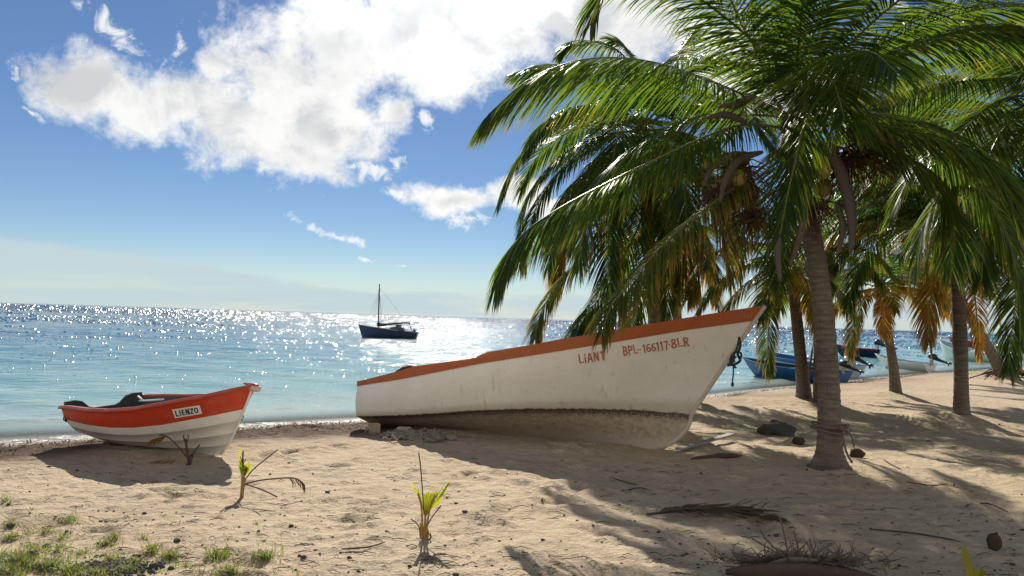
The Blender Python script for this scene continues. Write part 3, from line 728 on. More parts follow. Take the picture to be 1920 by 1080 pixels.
ck = [(at(1541, 316, D1 - .35), .115, M_COCO), (at(1508, 330, D1 - .36), .12, M_COCO), (at(1558, 290, D1 - .2), .11, M_COCOG), (at(1545, 352, D1 - .15), .10, M_COCO),
      (at(1326, 308, D1 - .3), .055, M_COCO), (at(1385, 335, D1 - .3), .10, M_COCO), (at(1360, 300, D1 - .2), .08, M_COCOG), (at(1352, 345, D1 - .2), .09, M_COCO), (at(1410, 362, D1 - .2), .09, M_HUSK), (at(1395, 298, D1 - .2), .08, M_COCOG)]
p1 = palm('P1', 'large front coconut palm with a rope tied round its flared base, right of the bow', B1,
          [at(1556, 862, D1), at(1555, 800, D1), at(1553, 700, D1), at(1541, 560, D1), at(1520, 430, D1), at(1500, 340, D1 - .02)],
          [.34, .27, .185, .138, .125, .118, .114, .110, .107, .105, .103, .101, .10, .098, .096, .094, .09], crown1, fr1, dict(n=9, L=2.9, leaf=.8, nl=75, w=.038, az=(10, 200), droop=.5, low=-10, dryfrom=.9, drymax=.3), ck, seed=1)
for pts, w in (([(1530, 262), (1560, 290), (1585, 350), (1598, 420), (1593, 478)], .19), ([(1500, 350), (1508, 400), (1497, 450), (1481, 500)], .12), ([(1480, 330), (1465, 400), (1458, 470), (1463, 530)], .13),
               ([(1590, 255), (1640, 250), (1680, 275), (1700, 310)], .15), ([(1400, 288), (1370, 292), (1335, 315), (1318, 350)], .10), ([(1430, 285), (1385, 300), (1360, 340), (1350, 380)], .13), ([(1440, 205), (1410, 185), (1385, 195), (1345, 200)], .14), ([(1570, 380), (1580, 430), (1568, 480)], .10), ([(1400, 230), (1360, 215), (1320, 222)], .10)):
    spathe(p1, px3(pts, D1 - .35, D1 - .5), w * .55)
for p, n, L_, sdd in ((at(1385, 320, D1 - .2), 110, .62, 3), (at(1350, 350, D1 - .2), 70, .5, 7), (at(1590, 290, D1 - .15), 110, .62, 4), (at(1650, 275, D1 - .1), 60, .5, 8), (at(1530, 380, D1 - .15), 60, .45, 5), (at(1410, 400, D1 - .1), 80, .55, 6)):
    stalks(p1, p, n, L_, sdd)

# P6, behind the middle of the big boat, tall
b6 = V((at(1236, 640, 12.4).x, 12.4, 0)); b6.z = gz(b6.x, b6.y)
fr6 = [
 dict(p=px3([(1195, 235), (1150, 190), (1080, 205), (1020, 245), (970, 300), (938, 375)], 12.3, 11.9), L=.72, n=75, w=.036, droop=.6, segs=4),
 dict(p=px3([(1195, 260), (1130, 260), (1060, 310), (1010, 380), (985, 450), (975, 490)], 12.3, 11.6), L=.72, n=75, w=.036, droop=.6, dry=.1, segs=4),
 dict(p=px3([(1200, 290), (1160, 380), (1107, 467), (1050, 527), (1015, 585), (1003, 635)], 12.2, 11.3), L=.62, n=75, w=.032, droop=.6, dry=.2, segs=4, lab='drooping frond with a dry brownish tip'),
 dict(p=px3([(1210, 300), (1205, 400), (1170, 480), (1130, 550), (1100, 590), (1083, 620)], 12.2, 11.2), L=.75, n=75, w=.036, droop=.5, segs=4),
 dict(p=px3([(1215, 300), (1230, 400), (1215, 500), (1190, 570), (1186, 640)], 12.2, 11.0), L=.6, n=70, w=.034, droop=.5, dry=.1, segs=4),
 dict(p=px3([(1230, 300), (1290, 380), (1320, 450), (1305, 520), (1290, 560)], 12.2, 11.6), L=.6, n=70, w=.034, droop=.5, dry=.3, segs=4),
 dict(p=px3([(1200, 200), (1180, 120), (1140, 85), (1080, 80), (1050, 100)], 12.3, 12.8), L=.5, n=60, w=.034, droop=.5, segs=4),
 dict(p=px3([(1205, 200), (1195, 130), (1175, 90), (1150, 75)], 12.3, 12.6), L=.5, n=60, w=.034, droop=.35, segs=4),
 dict(p=px3([(1210, 200), (1235, 130), (1270, 100), (1300, 60)], 12.3, 12.9), L=.5, n=60, w=.034, droop=.35, segs=4),
 dict(p=px3([(1215, 290), (1245, 400), (1255, 500), (1248, 600)], 12.1, 11.4), L=.62, n=70, w=.036, droop=.5, dry=.16, segs=4),
 dict(p=px3([(1200, 290), (1155, 370), (1140, 470), (1148, 565)], 12.1, 11.3), L=.66, n=70, w=.036, droop=.5, dry=.1, segs=4),
 dict(p=px3([(1222, 290), (1285, 360), (1290, 460), (1268, 560)], 12.1, 11.5), L=.64, n=70, w=.036, droop=.5, dry=.24, segs=4),
 dict(p=px3([(1195, 270), (1100, 320), (1045, 400), (1028, 500)], 12.2, 11.6), L=.7, n=70, w=.036, droop=.5, segs=4),
 dict(p=px3([(1230, 290), (1330, 330), (1380, 420), (1385, 520)], 12.5, 12.6), L=.66, n=70, w=.036, droop=.5, dry=.2, segs=4),
 dict(p=px3([(1200, 300), (1140, 350), (1080, 420), (1052, 480), (1045, 540)], 12.4, 13.0), L=.66, n=70, w=.036, droop=.55, dry=.42, segs=4, lab='yellow frond on the left of the crown'),
]
palm('P6', 'tall leafy coconut palm standing behind the middle of the big white boat', b6,
     [at(1230, 640, 12.4), at(1222, 520, 12.35), at(1212, 400, 12.3)], [.2, .12, .10, .095, .09], at(1202, 245, 12.3), fr6, dict(n=25, L=2.9, leaf=.78, nl=66, w=.044, dryfrom=.78, drymax=.5, low=-45), [(at(1215, 300, 12.1), .1, M_COCOG), (at(1230, 290, 12.1), .1, M_COCO)], seed=6)
# P7, thinner trunk next to it, further off
b7 = V((at(1272, 640, 16.5).x, 16.5, 0)); b7.z = gz(b7.x, b7.y)
palm('P7', 'slender coconut palm further off, its thin trunk just right of the tall leafy one', b7,
     [at(1270, 640, 16.5), at(1268, 540, 16.5)], [.16, .1, .09, .085], at(1262, 440, 16.5), [], dict(n=16, L=2.1, leaf=.55, nl=46, w=.045, dryfrom=.4, drymax=.8, low=-45), seed=7)
# P2
B2 = PALM_BASE['P2']; D2 = B2.y
fr2 = [
 dict(p=px3([(1785, 440), (1720, 400), (1660, 430), (1610, 500), (1590, 570)], D2, D2 - .8), L=.7, n=75, w=.036, droop=.5, dry=.12, segs=4),
 dict(p=px3([(1795, 440), (1850, 430), (1893, 500), (1910, 580), (1908, 680)], D2, D2 - .8), L=.7, n=75, w=.036, droop=.5, segs=4),
 dict(p=px3([(1785, 450), (1760, 500), (1745, 560), (1742, 640)], D2, D2 - .2), L=.6, n=75, w=.036, droop=.4, dry=.5, segs=4, lab='orange-yellow frond hanging left of the trunk'),
 dict(p=px3([(1797, 460), (1822, 520), (1832, 600), (1836, 672)], D2, D2 + .5), L=.35, n=60, w=.03, droop=.5, dry=.75, segs=4, lab='narrow orange dead frond hanging right of the trunk'),
]
palm('P2', 'dark trunked coconut palm on a sand mound near the right edge', B2,
     [at(1803, 770, D2), at(1802, 700, D2), at(1799, 600, D2), at(1794, 500, D2)], [.24, .175, .13, .115, .108, .115, .108, .105, .10, .10, .10], at(1790, 425, D2), fr2,
     dict(n=26, L=2.9, leaf=.7, nl=60, w=.044, dryfrom=.8, drymax=.5, low=5), [(at(1780, 470, D2 - .2), .1, M_COCO), (at(1800, 475, D2 - .2), .1, M_COCO)], seed=2)
# P3
B3 = PALM_BASE['P3']; D3 = B3.y
fr3 = [dict(p=px3([(1475, 500), (1430, 490), (1380, 505), (1340, 535), (1308, 585)], D3, D3 - .5), L=.55, n=60, w=.036, droop=.5, dry=.12, segs=4),
       dict(p=px3([(1480, 510), (1450, 560), (1440, 640), (1445, 700)], D3, D3 - .6), L=.5, n=60, w=.036, droop=.45, dry=.2, segs=4),
       dict(p=px3([(1490, 510), (1520, 560), (1525, 640), (1520, 690)], D3, D3 - .3), L=.5, n=60, w=.036, droop=.45, dry=.6, segs=4)]
palm('P3', 'yellowing coconut palm between the bow of the big boat and the rope-tied trunk', B3,
     [at(1507, 740, D3), at(1503, 690, D3), at(1494, 600, D3)], [.22, .165, .13, .115, .11, .11], at(1482, 485, D3), fr3,
     dict(n=18, L=2.2, leaf=.6, nl=52, w=.045, dryfrom=.6, drymax=.4, low=-30), seed=3)
# P4
B4 = PALM_BASE['P4']; D4 = B4.y
fr4 = [dict(p=px3([(1650, 545), (1620, 560), (1600, 610), (1595, 670)], D4, D4 - .5), L=.5, n=55, w=.04, droop=.45, dry=.3, segs=4),
       dict(p=px3([(1650, 550), (1655, 580), (1660, 630)], D4 - .1, D4 - .4), L=.45, n=40, w=.04, droop=.45, dry=.65, segs=4),
       dict(p=px3([(1660, 545), (1700, 545), (1735, 590), (1745, 660)], D4, D4 - .5), L=.5, n=55, w=.04, droop=.45, dry=.45, segs=4)]
palm('P4', 'small coconut palm with curved trunk and orange fronds near the waterline', B4,
     [at(1679, 730, D4), at(1674, 680, D4), at(1664, 620, D4)], [.20, .145, .115, .10, .095, .095], at(1652, 540, D4), fr4,
     dict(n=16, L=2.1, leaf=.55, nl=50, w=.05, dryfrom=.45, drymax=.75, low=0), seed=4)
# P5 leaning
B5 = PALM_BASE['P5']; D5 = B5.y
p5 = palm('P5', 'coconut palm leaning far to the left with exposed roots at the right edge', B5,
     [at(1880, 700, D5), at(1855, 655, D5), at(1822, 600, D5), at(1790, 535, D5)], [.34, .2, .16, .14, .13, .13], at(1755, 470, D5), [],
     dict(n=18, L=3.0, leaf=.7, nl=50, w=.055, dryfrom=.55, drymax=.7, low=-35), seed=5)
R = random.Random(12); mb = MB()
for i in range(46):
    th = R.uniform(0, 6.28); p0 = B5 + V((R.uniform(-.2, .2), R.uniform(-.2, .2), R.uniform(.1, .35))); L_ = R.uniform(.5, 1.5)
    q = B5 + V((math.cos(th) * L_, math.sin(th) * L_, 0)); q.z = gz(q.x, q.y) - .03
    mb.tube([p0, p0.lerp(q, .5) + V((0, 0, R.uniform(0, .12))), q], [.03, .022, .01], 5)
mb.build('root_mass', M_HUSK, p5)
# P8 just outside the frame on the right, its fronds reach in
D8 = 9.6; b8 = V((at(2060, 800, D8).x, D8, 0)); b8.z = gz(b8.x, b8.y)
fr8 = [
 dict(p=px3([(1995, 200), (1930, 150), (1850, 150), (1760, 158), (1690, 175), (1632, 200)], D8, D8 - .9), L=.85, n=95, w=.034, droop=.55, segs=4),
 dict(p=px3([(1995, 190), (1930, -40), (1860, -90), (1825, -20), (1818, 60), (1815, 110)], D8, D8 - .6), L=.5, n=70, w=.032, droop=.5, segs=4),
 dict(p=px3([(2000, 180), (1990, 60), (1950, 20), (1900, 35), (1868, 60)], D8, D8 + .8), L=.45, n=60, w=.034, droop=.5, dry=.3, segs=4),
 dict(p=px3([(1990, 220), (1930, 260), (1880, 340), (1850, 430), (1840, 520)], D8, D8 - .7), L=.75, n=85, w=.034, droop=.5, segs=4),
 dict(p=px3([(2000, 230), (1960, 330), (1925, 450), (1905, 560), (1890, 690)], D8, D8 - .9), L=.6, n=80, w=.034, droop=.45, segs=4),
 dict(p=px3([(1990, 200), (1900, 205), (1800, 240), (1720, 310), (1670, 400)], D8 + .2, D8 + .4), L=.75, n=85, w=.034, droop=.5, segs=3),
 dict(p=px3([(1990, 190), (1900, 80), (1800, 30), (1720, 20), (1660, 60)], D8 + .2, D8 + .6), L=.7, n=85, w=.034, droop=.4, segs=3),
]
palm('P8', 'coconut palm whose trunk is outside the frame, fronds reaching in from the right', b8,
     [at(2050, 700, D8), at(2030, 500, D8)], [.36, .2, .17, .15, .14], at(2000, 205, D8), fr8, dict(n=11, L=3.0, leaf=.75, nl=60, w=.044, az=(200, 380), dryfrom=.9, drymax=.3), seed=8)
# P9, mid distance behind the front palm, fills the grove
D9 = 15.0; b9 = V((at(1551, 730, D9).x, D9, 0)); b9.z = gz(b9.x, b9.y)
palm('P9', 'tall coconut palm half hidden behind the crowns at upper right', b9,
     [at(1545, 600, D9 + .1), at(1560, 450, D9 + .2), at(1620, 340, D9 + .3)], [.26, .15, .14, .12, .11], at(1690, 260, D9 + .3), [], dict(n=26, L=3.0, leaf=.8, nl=56, w=.052, dryfrom=.85, drymax=.2, low=-30), seed=9)

# ------------------------------------------------------------------ big white boat
AX = rad(-29.0); ad = V((math.cos(AX), math.sin(AX), 0)); an = V((math.sin(AX), -math.cos(AX), 0))   # along, toward the camera side
S0 = V((-1.75, 11.50, 0))
def zfit(x, y, poly):
    lo, hi = -0.8, 3.5
    for _ in range(40):
        z = (lo + hi) / 2; px, py = proj((x, y, z))
        if py > poly(px): lo = z
        else: hi = z
    return z
SHEER = polyf([(600, 730), (680, 713), (740, 698), (780, 686), (888, 672), (899, 667), (912, 660.5), (1000, 646), (1040, 638), (1140, 621), (1250, 602), (1340, 587), (1434, 572.5), (1500, 562)])
RAILB = polyf([(600, 740), (680, 722), (751, 711), (900, 682), (1000, 666), (1100, 650), (1180, 637), (1300, 617), (1415, 601), (1480, 592)])
CHINE = polyf([(600, 781), (676, 780.5), (745, 779), (800, 776), (900, 769), (1000, 766), (1100, 766), (1200, 769), (1300, 777), (1400, 786)])
KEEL = polyf([(700, 800), (745, 803), (900, 815), (1000, 822), (1100, 831), (1200, 841), (1240, 844), (1300, 846)])
bs_ = polyf([(0, .80), (.15, .87), (.3, .92), (.5, .93), (.65, .86), (.78, .68), (.88, .44), (.95, .2), (1, 0)])
bc_ = polyf([(0, .83), (.15, .85), (.3, .85), (.5, .78), (.65, .62), (.78, .42), (.88, .23), (.95, .1), (1, 0)])
NS = 44
rows = {}                                        # name -> list of (a, b, z)
def stat(L, t, b_, poly, a0=0.0):
    a_ = a0 + (L - a0) * t; p = S0 + ad * a_ + an * b_; return (a_, b_, zfit(p.x, p.y, poly))
sh, rb, chn, kl = [], [], [], []
for i in range(NS + 1):
    t = i / NS; t = t if t < .3 else t
    sh.append(stat(5.41, t, bs_(t), SHEER, -.03)); chn.append(stat(4.56, t, bc_(t), CHINE))
    kl.append(stat(4.15, t, 0.0, KEEL))
LRB = 5.41 - .1
for i in range(NS + 1):
    t = i / NS; rb.append(stat(LRB - .02, t, lerp(bs_(t), bc_(t), .12), RAILB, -.025))
def hullpt(i, q, side):                          # q: 0 keel, 1 chine, 2 rail bottom, 3 sheer ; side +1 near, -1 far
    seq = [kl, chn, rb, sh]; k = min(int(q), 2); f = q - k
    a_, b_, z_ = [lerp(seq[k][i][j], seq[k + 1][i][j], f) for j in range(3)]
    if k == 0:                                   # bottom slightly rounded, forefoot fuller
        t = i / NS; z_ -= .03 * math.sin(math.pi * f) * (1 - t); b_ += .02 * math.sin(math.pi * f)
        a_ += .12 * math.sin(math.pi * f) * t ** 6
    if k == 1: b_ += .035 * math.sin(math.pi * f) * (i / NS < .97) * (1 - (i / NS) ** 4); 
    p = S0 + ad * a_ + an * (b_ * side); p.z = z_; return p
boat = thing('wooden_boat', 'large weathered white wooden boat with orange rail beached bow to the right', 'boat', (0.3, 10.2, 0))
mb = MB(); QR = [0, .2, .4, .6, .8, .93, 1, 1.04, 1.15, 1.3, 1.5, 1.7, 1.85, 2]
for side in (1, -1):
    vs = [hullpt(i, q, side) for i in range(NS + 1) for q in QR]; n = len(QR)
    cs = [(q / 2, i / NS, 0) for i in range(NS + 1) for q in QR]
    fs = [(i * n + j, (i + 1) * n + j, (i + 1) * n + j + 1, i * n + j + 1) for i in range(NS) for j in range(n - 1)]
    if side < 0: fs = [f[::-1] for f in fs]
    mb.add(vs, fs, 0, cs)
hull = mb.build('hull', M_HULL, boat); dep = bpy.context.evaluated_depsgraph_get()
bvh_hull = BVHTree.FromPolygons([V(v) for v in mb.v], mb.f)
# transom
mb = MB(); ring = [hullpt(0, q, 1) for q in QR + [2.5, 3]] + [hullpt(0, q, -1) for q in (QR + [2.5, 3])[::-1]]
ring = [p + ad * .0 for p in ring]; off = [p + ad * .05 for p in ring]; n = len(ring)
c0 = sum(ring, V()) / n
mb.add(ring + [c0], [(i, (i + 1) % n, n) for i in range(n)], 0, [(.5 + .5 * max(0, min(1, (p.z - .1) / .5)), 0, 0) for p in ring + [c0]])
mb.build('transom', M_HULL, boat, False)
# orange rail band, slightly proud, with a cap and inner face
mb = MB()
for side in (1, -1):
    prof = []
    for i in range(NS + 1):
        t = i / NS; o_ = an * side * (.014 if t < .985 else .0) + ad * (.012 if t > .9 else 0)
        lo = hullpt(i, 2.0, side) + o_; hi = hullpt(i, 3.0, side) + o_
        inn = hullpt(i, 3.0, side) - an * side * min(.05, bs_(t) * .7) ; inl = hullpt(i, 2.0, side) - an * side * min(.05, bs_(t) * .7)
        lo0 = hullpt(i, 2.0, side)
        prof += [lo0 + V((0, 0, .0)), lo, hi, inn + V((0, 0, .004)), inl]
    n = 5; fs = [(i * n + j, (i + 1) * n + j, (i + 1) * n + j + 1, i * n + j + 1) for i in range(NS) for j in range(n - 1)]
    if side < 0: fs = [f[::-1] for f in fs]
    fs.append((0, 1, 2, 3, 4))
    mb.add(prof, fs)
rail = mb.build('gunwale_rail', M_ORANGE, boat, False)
bvh_rail = BVHTree.FromPolygons([V(v) for v in mb.v], mb.f)
# deck inside, thwarts, stem post and keel
mb = MB(); vs = []; fs = []
for i in range(2, int(NS * .88)):
    for sgn in (1, -1):
        p = hullpt(i, 1.45, sgn); p = p - an * sgn * .09; vs.append(p)
m = len(vs) // 2; mb.add(vs, [(2 * i, 2 * i + 1, 2 * i + 3, 2 * i + 2) for i in range(m - 1)]); mb.build('floor_boards', M_MAST, boat, False)
for tpos in (.2, .42, .62):
    i = int(tpos * NS); a_ = hullpt(i, 2.6, 1) - an * .06; b_ = hullpt(i, 2.6, -1) + an * .06
    mb = MB(); mid = (a_ + b_) / 2; mid.z -= .06; mb.box(mid, .22, (a_ - b_).length, .03, R=Matrix.Rotation(AX, 3, 'Z')); mb.build('thwart', M_ORANGE, boat, False)
mb = MB(); pts = [hullpt(NS, q, 1) for q in (0, .2, .4, .6, .8, 1, 1.3, 1.6, 2, 2.5, 2.98)]
mb.tube([p + ad * .008 for p in pts], [.028] * 11, 6, ref=(0, 1, 0)); mb.build('stem_post', M_HULL, boat)
mb = MB(); mb.tube([hullpt(i, 0, 1) + V((0, 0, -.01)) for i in range(0, NS + 1, 4)], .03, 6); mb.build('keel', M_HULL, boat)
# raised cover and white tin behind the stern quarter
q = at(762, 690, 11.1)
mb = MB(); mb.tube([at(742, 697, 11.3), at(756, 691, 11.3), at(772, 688, 11.3), at(788, 688, 11.2)], [.02, .05, .05, .03], 8, squash=.6); mb.build('engine_cover', M_MOTOR, boat)
mb = MB(); mb.tube([at(760, 687, 11.25), at(766, 684, 11.25), at(778, 686, 11.2), at(790, 689, 11.15)], [.028, .022, .02, .012], 8, squash=.5); mb.build('bailer', M_PLATE, boat)

# ---- stencilled lettering: strokes rasterised into small cells laid on the surface
GL = {
 'L': (.55, [[(.1, 1), (.1, .32)], [(.1, .14), (.1, .1), (.5, .1)]]), 'l': (.3, []),
 'i': (.26, [[(.13, .0), (.13, .62)], [(.13, .84), (.13, .95)]]), 'I': (.26, [[(.13, .08), (.13, .92)]]),
 'A': (.66, [[(.08, 0), (.27, .9)], [(.38, .96), (.58, 0)], [(.26, .32), (.40, .32)]]),
 'N': (.62, [[(.1, 0), (.1, 1)], [(.22, .9), (.44, .12)], [(.53, 0), (.53, 1)]]),
 '1': (.36, [[(.08, .82), (.2, .96), (.2, 0)]]),
 'B': (.56, [[(.1, 0), (.1, 1)], [(.22, .93), (.40, .9), (.45, .75), (.38, .56), (.24, .52)], [(.38, .50), (.48, .35), (.47, .15), (.36, .05), (.22, .05)]]),
 'P': (.54, [[(.1, 0), (.1, 1)], [(.22, .93), (.40, .9), (.46, .72), (.38, .52), (.22, .48)]]),
 '-': (.42, [[(.08, .5), (.34, .5)]]), '.': (.2, [[(.1, .42), (.1, .5)]]), ' ': (.55, []),
 '6': (.54, [[(.42, .93), (.22, .92), (.1, .7), (.1, .25)], [(.14, .1), (.3, .04), (.44, .15), (.45, .35), (.36, .5), (.24, .5)]]),
 '7': (.5, [[(.06, .93), (.45, .93), (.36, .6)], [(.32, .48), (.22, 0)]]),
 '8': (.56, [[(.22, .53), (.11, .7), (.17, .93), (.25, .97)], [(.36, .97), (.46, .85), (.45, .65), (.34, .53)], [(.2, .46), (.08, .28), (.12, .06), (.25, .02)], [(.36, .02), (.49, .12), (.48, .3), (.36, .46)]]),
 'R': (.58, [[(.1, 0), (.1, 1)], [(.22, .93), (.42, .9), (.46, .72), (.38, .54), (.22, .5)], [(.3, .42), (.48, 0)]]),
 'E': (.5, [[(.44, .92), (.1, .92), (.1, .08), (.44, .08)], [(.1, .5), (.4, .5)]]),
 'Z': (.55, [[(.08, .92), (.47, .92), (.08, .08), (.47, .08)]]), 'O': (.64, [[(.32, .93), (.14, .82), (.09, .5), (.14, .18), (.32, .07), (.50, .18), (.55, .5), (.50, .82), (.32, .93)]]),
 'S': (.5, [[(.42, .85), (.3, .95), (.12, .85), (.12, .65), (.4, .4), (.4, .15), (.25, .05), (.08, .15)]]), 'o': (.42, [[(.2, .5), (.08, .3), (.12, .08), (.28, .05), (.36, .25), (.3, .48), (.2, .5)]]), 'f': (.36, [[(.34, .95), (.2, .9), (.16, .5), (.16, -.2)], [(.04, .5), (.3, .5)]])}
GL['l'] = (.55, [[(.1, 1), (.1, .08), (.47, .08)]])          # unbroken L
def text_cells(s, th, cell=.05, gap=.08, jit=0, seed=0):
    R = random.Random(seed); quads = []; x0 = 0
    for ch in s:
        w, st = GL[ch]
        nx = int(w / cell) + 3; ny = int(1.3 / cell)
        for a_ in range(-2, nx):
            for b_ in range(-6, ny):
                cx, cy = (a_ + .5) * cell, (b_ + .5) * cell; best = 9
                for pl in st:
                    for (ax, ay), (bx, by) in zip(pl[:-1], pl[1:]):
                        dx, dy = bx - ax, by - ay; L2 = dx * dx + dy * dy + 1e-9
                        k = max(0, min(1, ((cx - ax) * dx + (cy - ay) * dy) / L2))
                        best = min(best, math.hypot(cx - ax - k * dx, cy - ay - k * dy))
                if best < th / 2 * (1 - jit * R.random()): quads.append((x0 + a_ * cell, b_ * cell, cell))
        x0 += w + gap
    return quads, x0 - gap
def lay(name, quads, width, p0, p1, hpx, bvh, off, mat, parent, slant=0.0):
    mb = MB(); a_ = V((p1[0] - p0[0], p1[1] - p0[1])); L_ = a_.length; a_.normalize(); up = V((a_.y, -a_.x)); cache = {}
    def pt(u, v):
        k = (round(u, 4), round(v, 4))
        if k not in cache:
            q = V(p0) + a_ * (u / width * L_ + v * slant * hpx) + up * (v * hpx)
            loc, nor, _, _ = bvh.ray_cast(CAMP, ray(q.x, q.y))
            if loc is None: return None
            if nor.dot(ray(q.x, q.y)) > 0: nor = -nor
            mb.v.append(tuple(loc + nor * off)); mb.c.append((0, 0, 0)); cache[k] = len(mb.v) - 1
        return cache[k]
    for (x, y, c_) in quads:
        ids = [pt(x, y), pt(x + c_, y), pt(x + c_, y + c_), pt(x, y + c_)]
        if None in ids: continue
        mb.f.append(tuple(ids)); mb.m.append(0)
    return mb.build(name, mat, parent, False)
q, w = text_cells('LiAN', .17, .04, .09, .18, 1); lay('name_lettering', q, w, (1086, 681.5), (1124, 676), 16.5, bvh_hull, .004, M_ORLET, boat)
q, w = text_cells('1', .17, .04, .09, .18, 2); lay('name_lettering', q, w, (1127, 675), (1136, 673.5), 17, bvh_hull, .004, M_ORLET, boat)
q, w = text_cells('BPL', .17, .04, .08, .18, 3); lay('registration_lettering', q, w, (1169, 666.8), (1197, 662.5), 17, bvh_hull, .004, M_ORLET, boat)
q, w = text_cells('-', .15, .04, .08, .18, 3); lay('registration_lettering', q, w, (1197, 664), (1204, 662.5), 16, bvh_hull, .004, M_ORLET, boat)
q, w = text_cells('166', .17, .04, .06, .18, 4); lay('registration_lettering', q, w, (1206, 661), (1231, 657.5), 15, bvh_hull, .004, M_ORLET, boat)
q, w = text_cells('117', .17, .04, .08, .18, 5); lay('registration_lettering', q, w, (1232, 658), (1254, 654.5), 16.5, bvh_hull, .004, M_ORLET, boat)
q, w = text_cells('.8LR', .17, .04, .08, .18, 6); lay('registration_lettering', q, w, (1254, 653.5), (1293, 648), 16.5, bvh_hull, .004, M_ORLET, boat)
M_SCRIB = paint('pale_scribble', (0.50, 0.22, 0.13), .7, (0.42, 0.13, 0.05), .6, 60, .1)
q, w = text_cells('Sof', .10, .05, .03, .5, 7); lay('scribble', q, w, (1392, 597), (1411, 594), 9, bvh_rail, .004, M_SCRIB, boat, .2)
# rope through a hole in the bow
mb = MB(); rp = lambda l, D: [at(x, y, D) for x, y in l]
DB = 8.75
mb.tube(bez(rp([(1386, 634), (1388, 650), (1383, 664), (1388, 676), (1376, 684)], DB), 16), .016, 6)
mb.tube(bez(rp([(1386, 634), (1382, 652), (1375, 668), (1368, 684), (1384, 680), (1390, 664), (1378, 660), (1369, 676), (1380, 690)], DB - .04), 30), .013, 6)
mb.tube(bez(rp([(1380, 668), (1372, 678), (1364, 686), (1378, 676)], DB - .06), 12), .014, 6)
mb.tube(bez(rp([(1375, 684), (1375, 700), (1373, 718)], DB - .02), 8), .009, 6)
mb.blob(at(1373.5, 721, DB - .02), (.02, .02, .028), 0, .1, 3, 8)
mb.blob(at(1386, 634, DB - .03), (.018, .018, .018), 0, .1, 3, 8)
mb.build('bow_rope', M_ROPED, boat)
# chocks under the stern and a matted net on the sand
g1 = gnd(702, 810); mb = MB(); mb.box((g1.x, g1.y, g1.z + .05), .13, .12, .13, R=Matrix.Rotation(.4, 3, 'Z'), col=(0, 0, 0))
tag(mb.build('wooden_chock', M_BLOCK, None, False), 'pale wooden block on the sand at the stern corner of the big boat', 'block')
g1 = gnd(757, 817); mb = MB(); mb.box((g1.x, g1.y, g1.z + .05), .16, .13, .12, R=Matrix.Rotation(-.2, 3, 'Z'))
tag(mb.build('wooden_chock', M_BLOCK, None, False), 'pale block sitting in the matted net under the big boat', 'block')
mb = MB(); R = random.Random(31)
for i in range(70):
    px = R.gauss(785, 24); py = 824 + R.gauss(0, 2.4) + (px - 785) * .04; g = gnd(px, py)
    mb.blob(g + V((0, 0, R.uniform(0, .05))), (R.uniform(.04, .11), R.uniform(.04, .09), R.uniform(.02, .05)), 0, .5, i, 8)
for i in range(60):
    px = R.gauss(785, 28); py = 824 + R.gauss(0, 3.0); g = gnd(px, py); a_ = R.uniform(0, 3)
    pts = [g + V((math.cos(a_ + j * .7) * .09 * j / 2, math.sin(a_ + j * .8) * .07, R.uniform(.02, .10))) for j in range(4)]
    mb.tube(bez(pts, 8), .008, 5)
tag(mb.build('matted_net', M_NET), 'matted heap of old net and rope on sand under the big boat', 'net')

# ------------------------------------------------------------------ small red and white boat
AX2 = rad(-27.0); bd = V((math.cos(AX2), math.sin(AX2), 0)); bn_ = V((math.sin(AX2), -math.cos(AX2), 0))
T0 = V((-4.88, 9.14, 0))
SH2 = polyf([(90, 762), (123, 763.5), (160, 768), (200, 769.5), (250, 766), (302, 757), (381, 743), (430, 731.5), (477, 722), (500, 717)])
BB2 = polyf([(90, 782), (128, 788), (160, 796), (206, 802), (250, 802), (302, 797), (390, 781), (468, 765), (500, 757)])
b2 = polyf([(0, .52), (.15, .60), (.35, .67), (.5, .68), (.65, .63), (.78, .50), (.88, .33), (.95, .17), (1, 0)])
def zrow(L, t, b_, poly): p = T0 + bd * (L * t) + bn_ * b_; return zfit(p.x, p.y, poly)
N2 = 36; KZ = [(0, gz(-4.9, 9.1) + .09), (.3, -.01 + gz(-4.3, 8.8)), (.8, gz(-3.3, 8.2) - .01), (.93, gz(-3.1, 8.1)), (1, gz(-3.0, 8.0) + .03)]
kz = polyf(KZ)
zs2 = [zrow(2.43, i / N2, b2(i / N2) + .02, SH2) for i in range(N2 + 1)]
HEEL = .055
def dpt(i, q, side, inset=0.0):                   # q 0 sheer .. 1 keel
    t = i / N2; zs = zs2[i] + (HEEL * (b2(t) / .68) if side < 0 else 0); zk = kz(t)
    full = lerp(.95, .22, smooth((t - .15) / .85)); th = q * math.pi / 2
    y = b2(t) * ((1 - q) * (1 - full) * (1 - .12 * q) + full * math.cos(th) ** .62)
    z = zs - (zs - zk) * ((q * (1 - full)) + full * math.sin(th) ** 1.15)
    Lx = 2.0 + .43 * (1 - q) ** .85 - .0
    x = Lx * t - .10 * q * (1 - t) ** 3 * -1
    y = max(0, y - inset)
    p = T0 + bd * x + bn_ * (y * side); p.z = z; return p
dinghy = thing('rowing_boat', 'small red and white boat with a name plate beached bow to the right', 'boat', (-4, 8.6, 0))
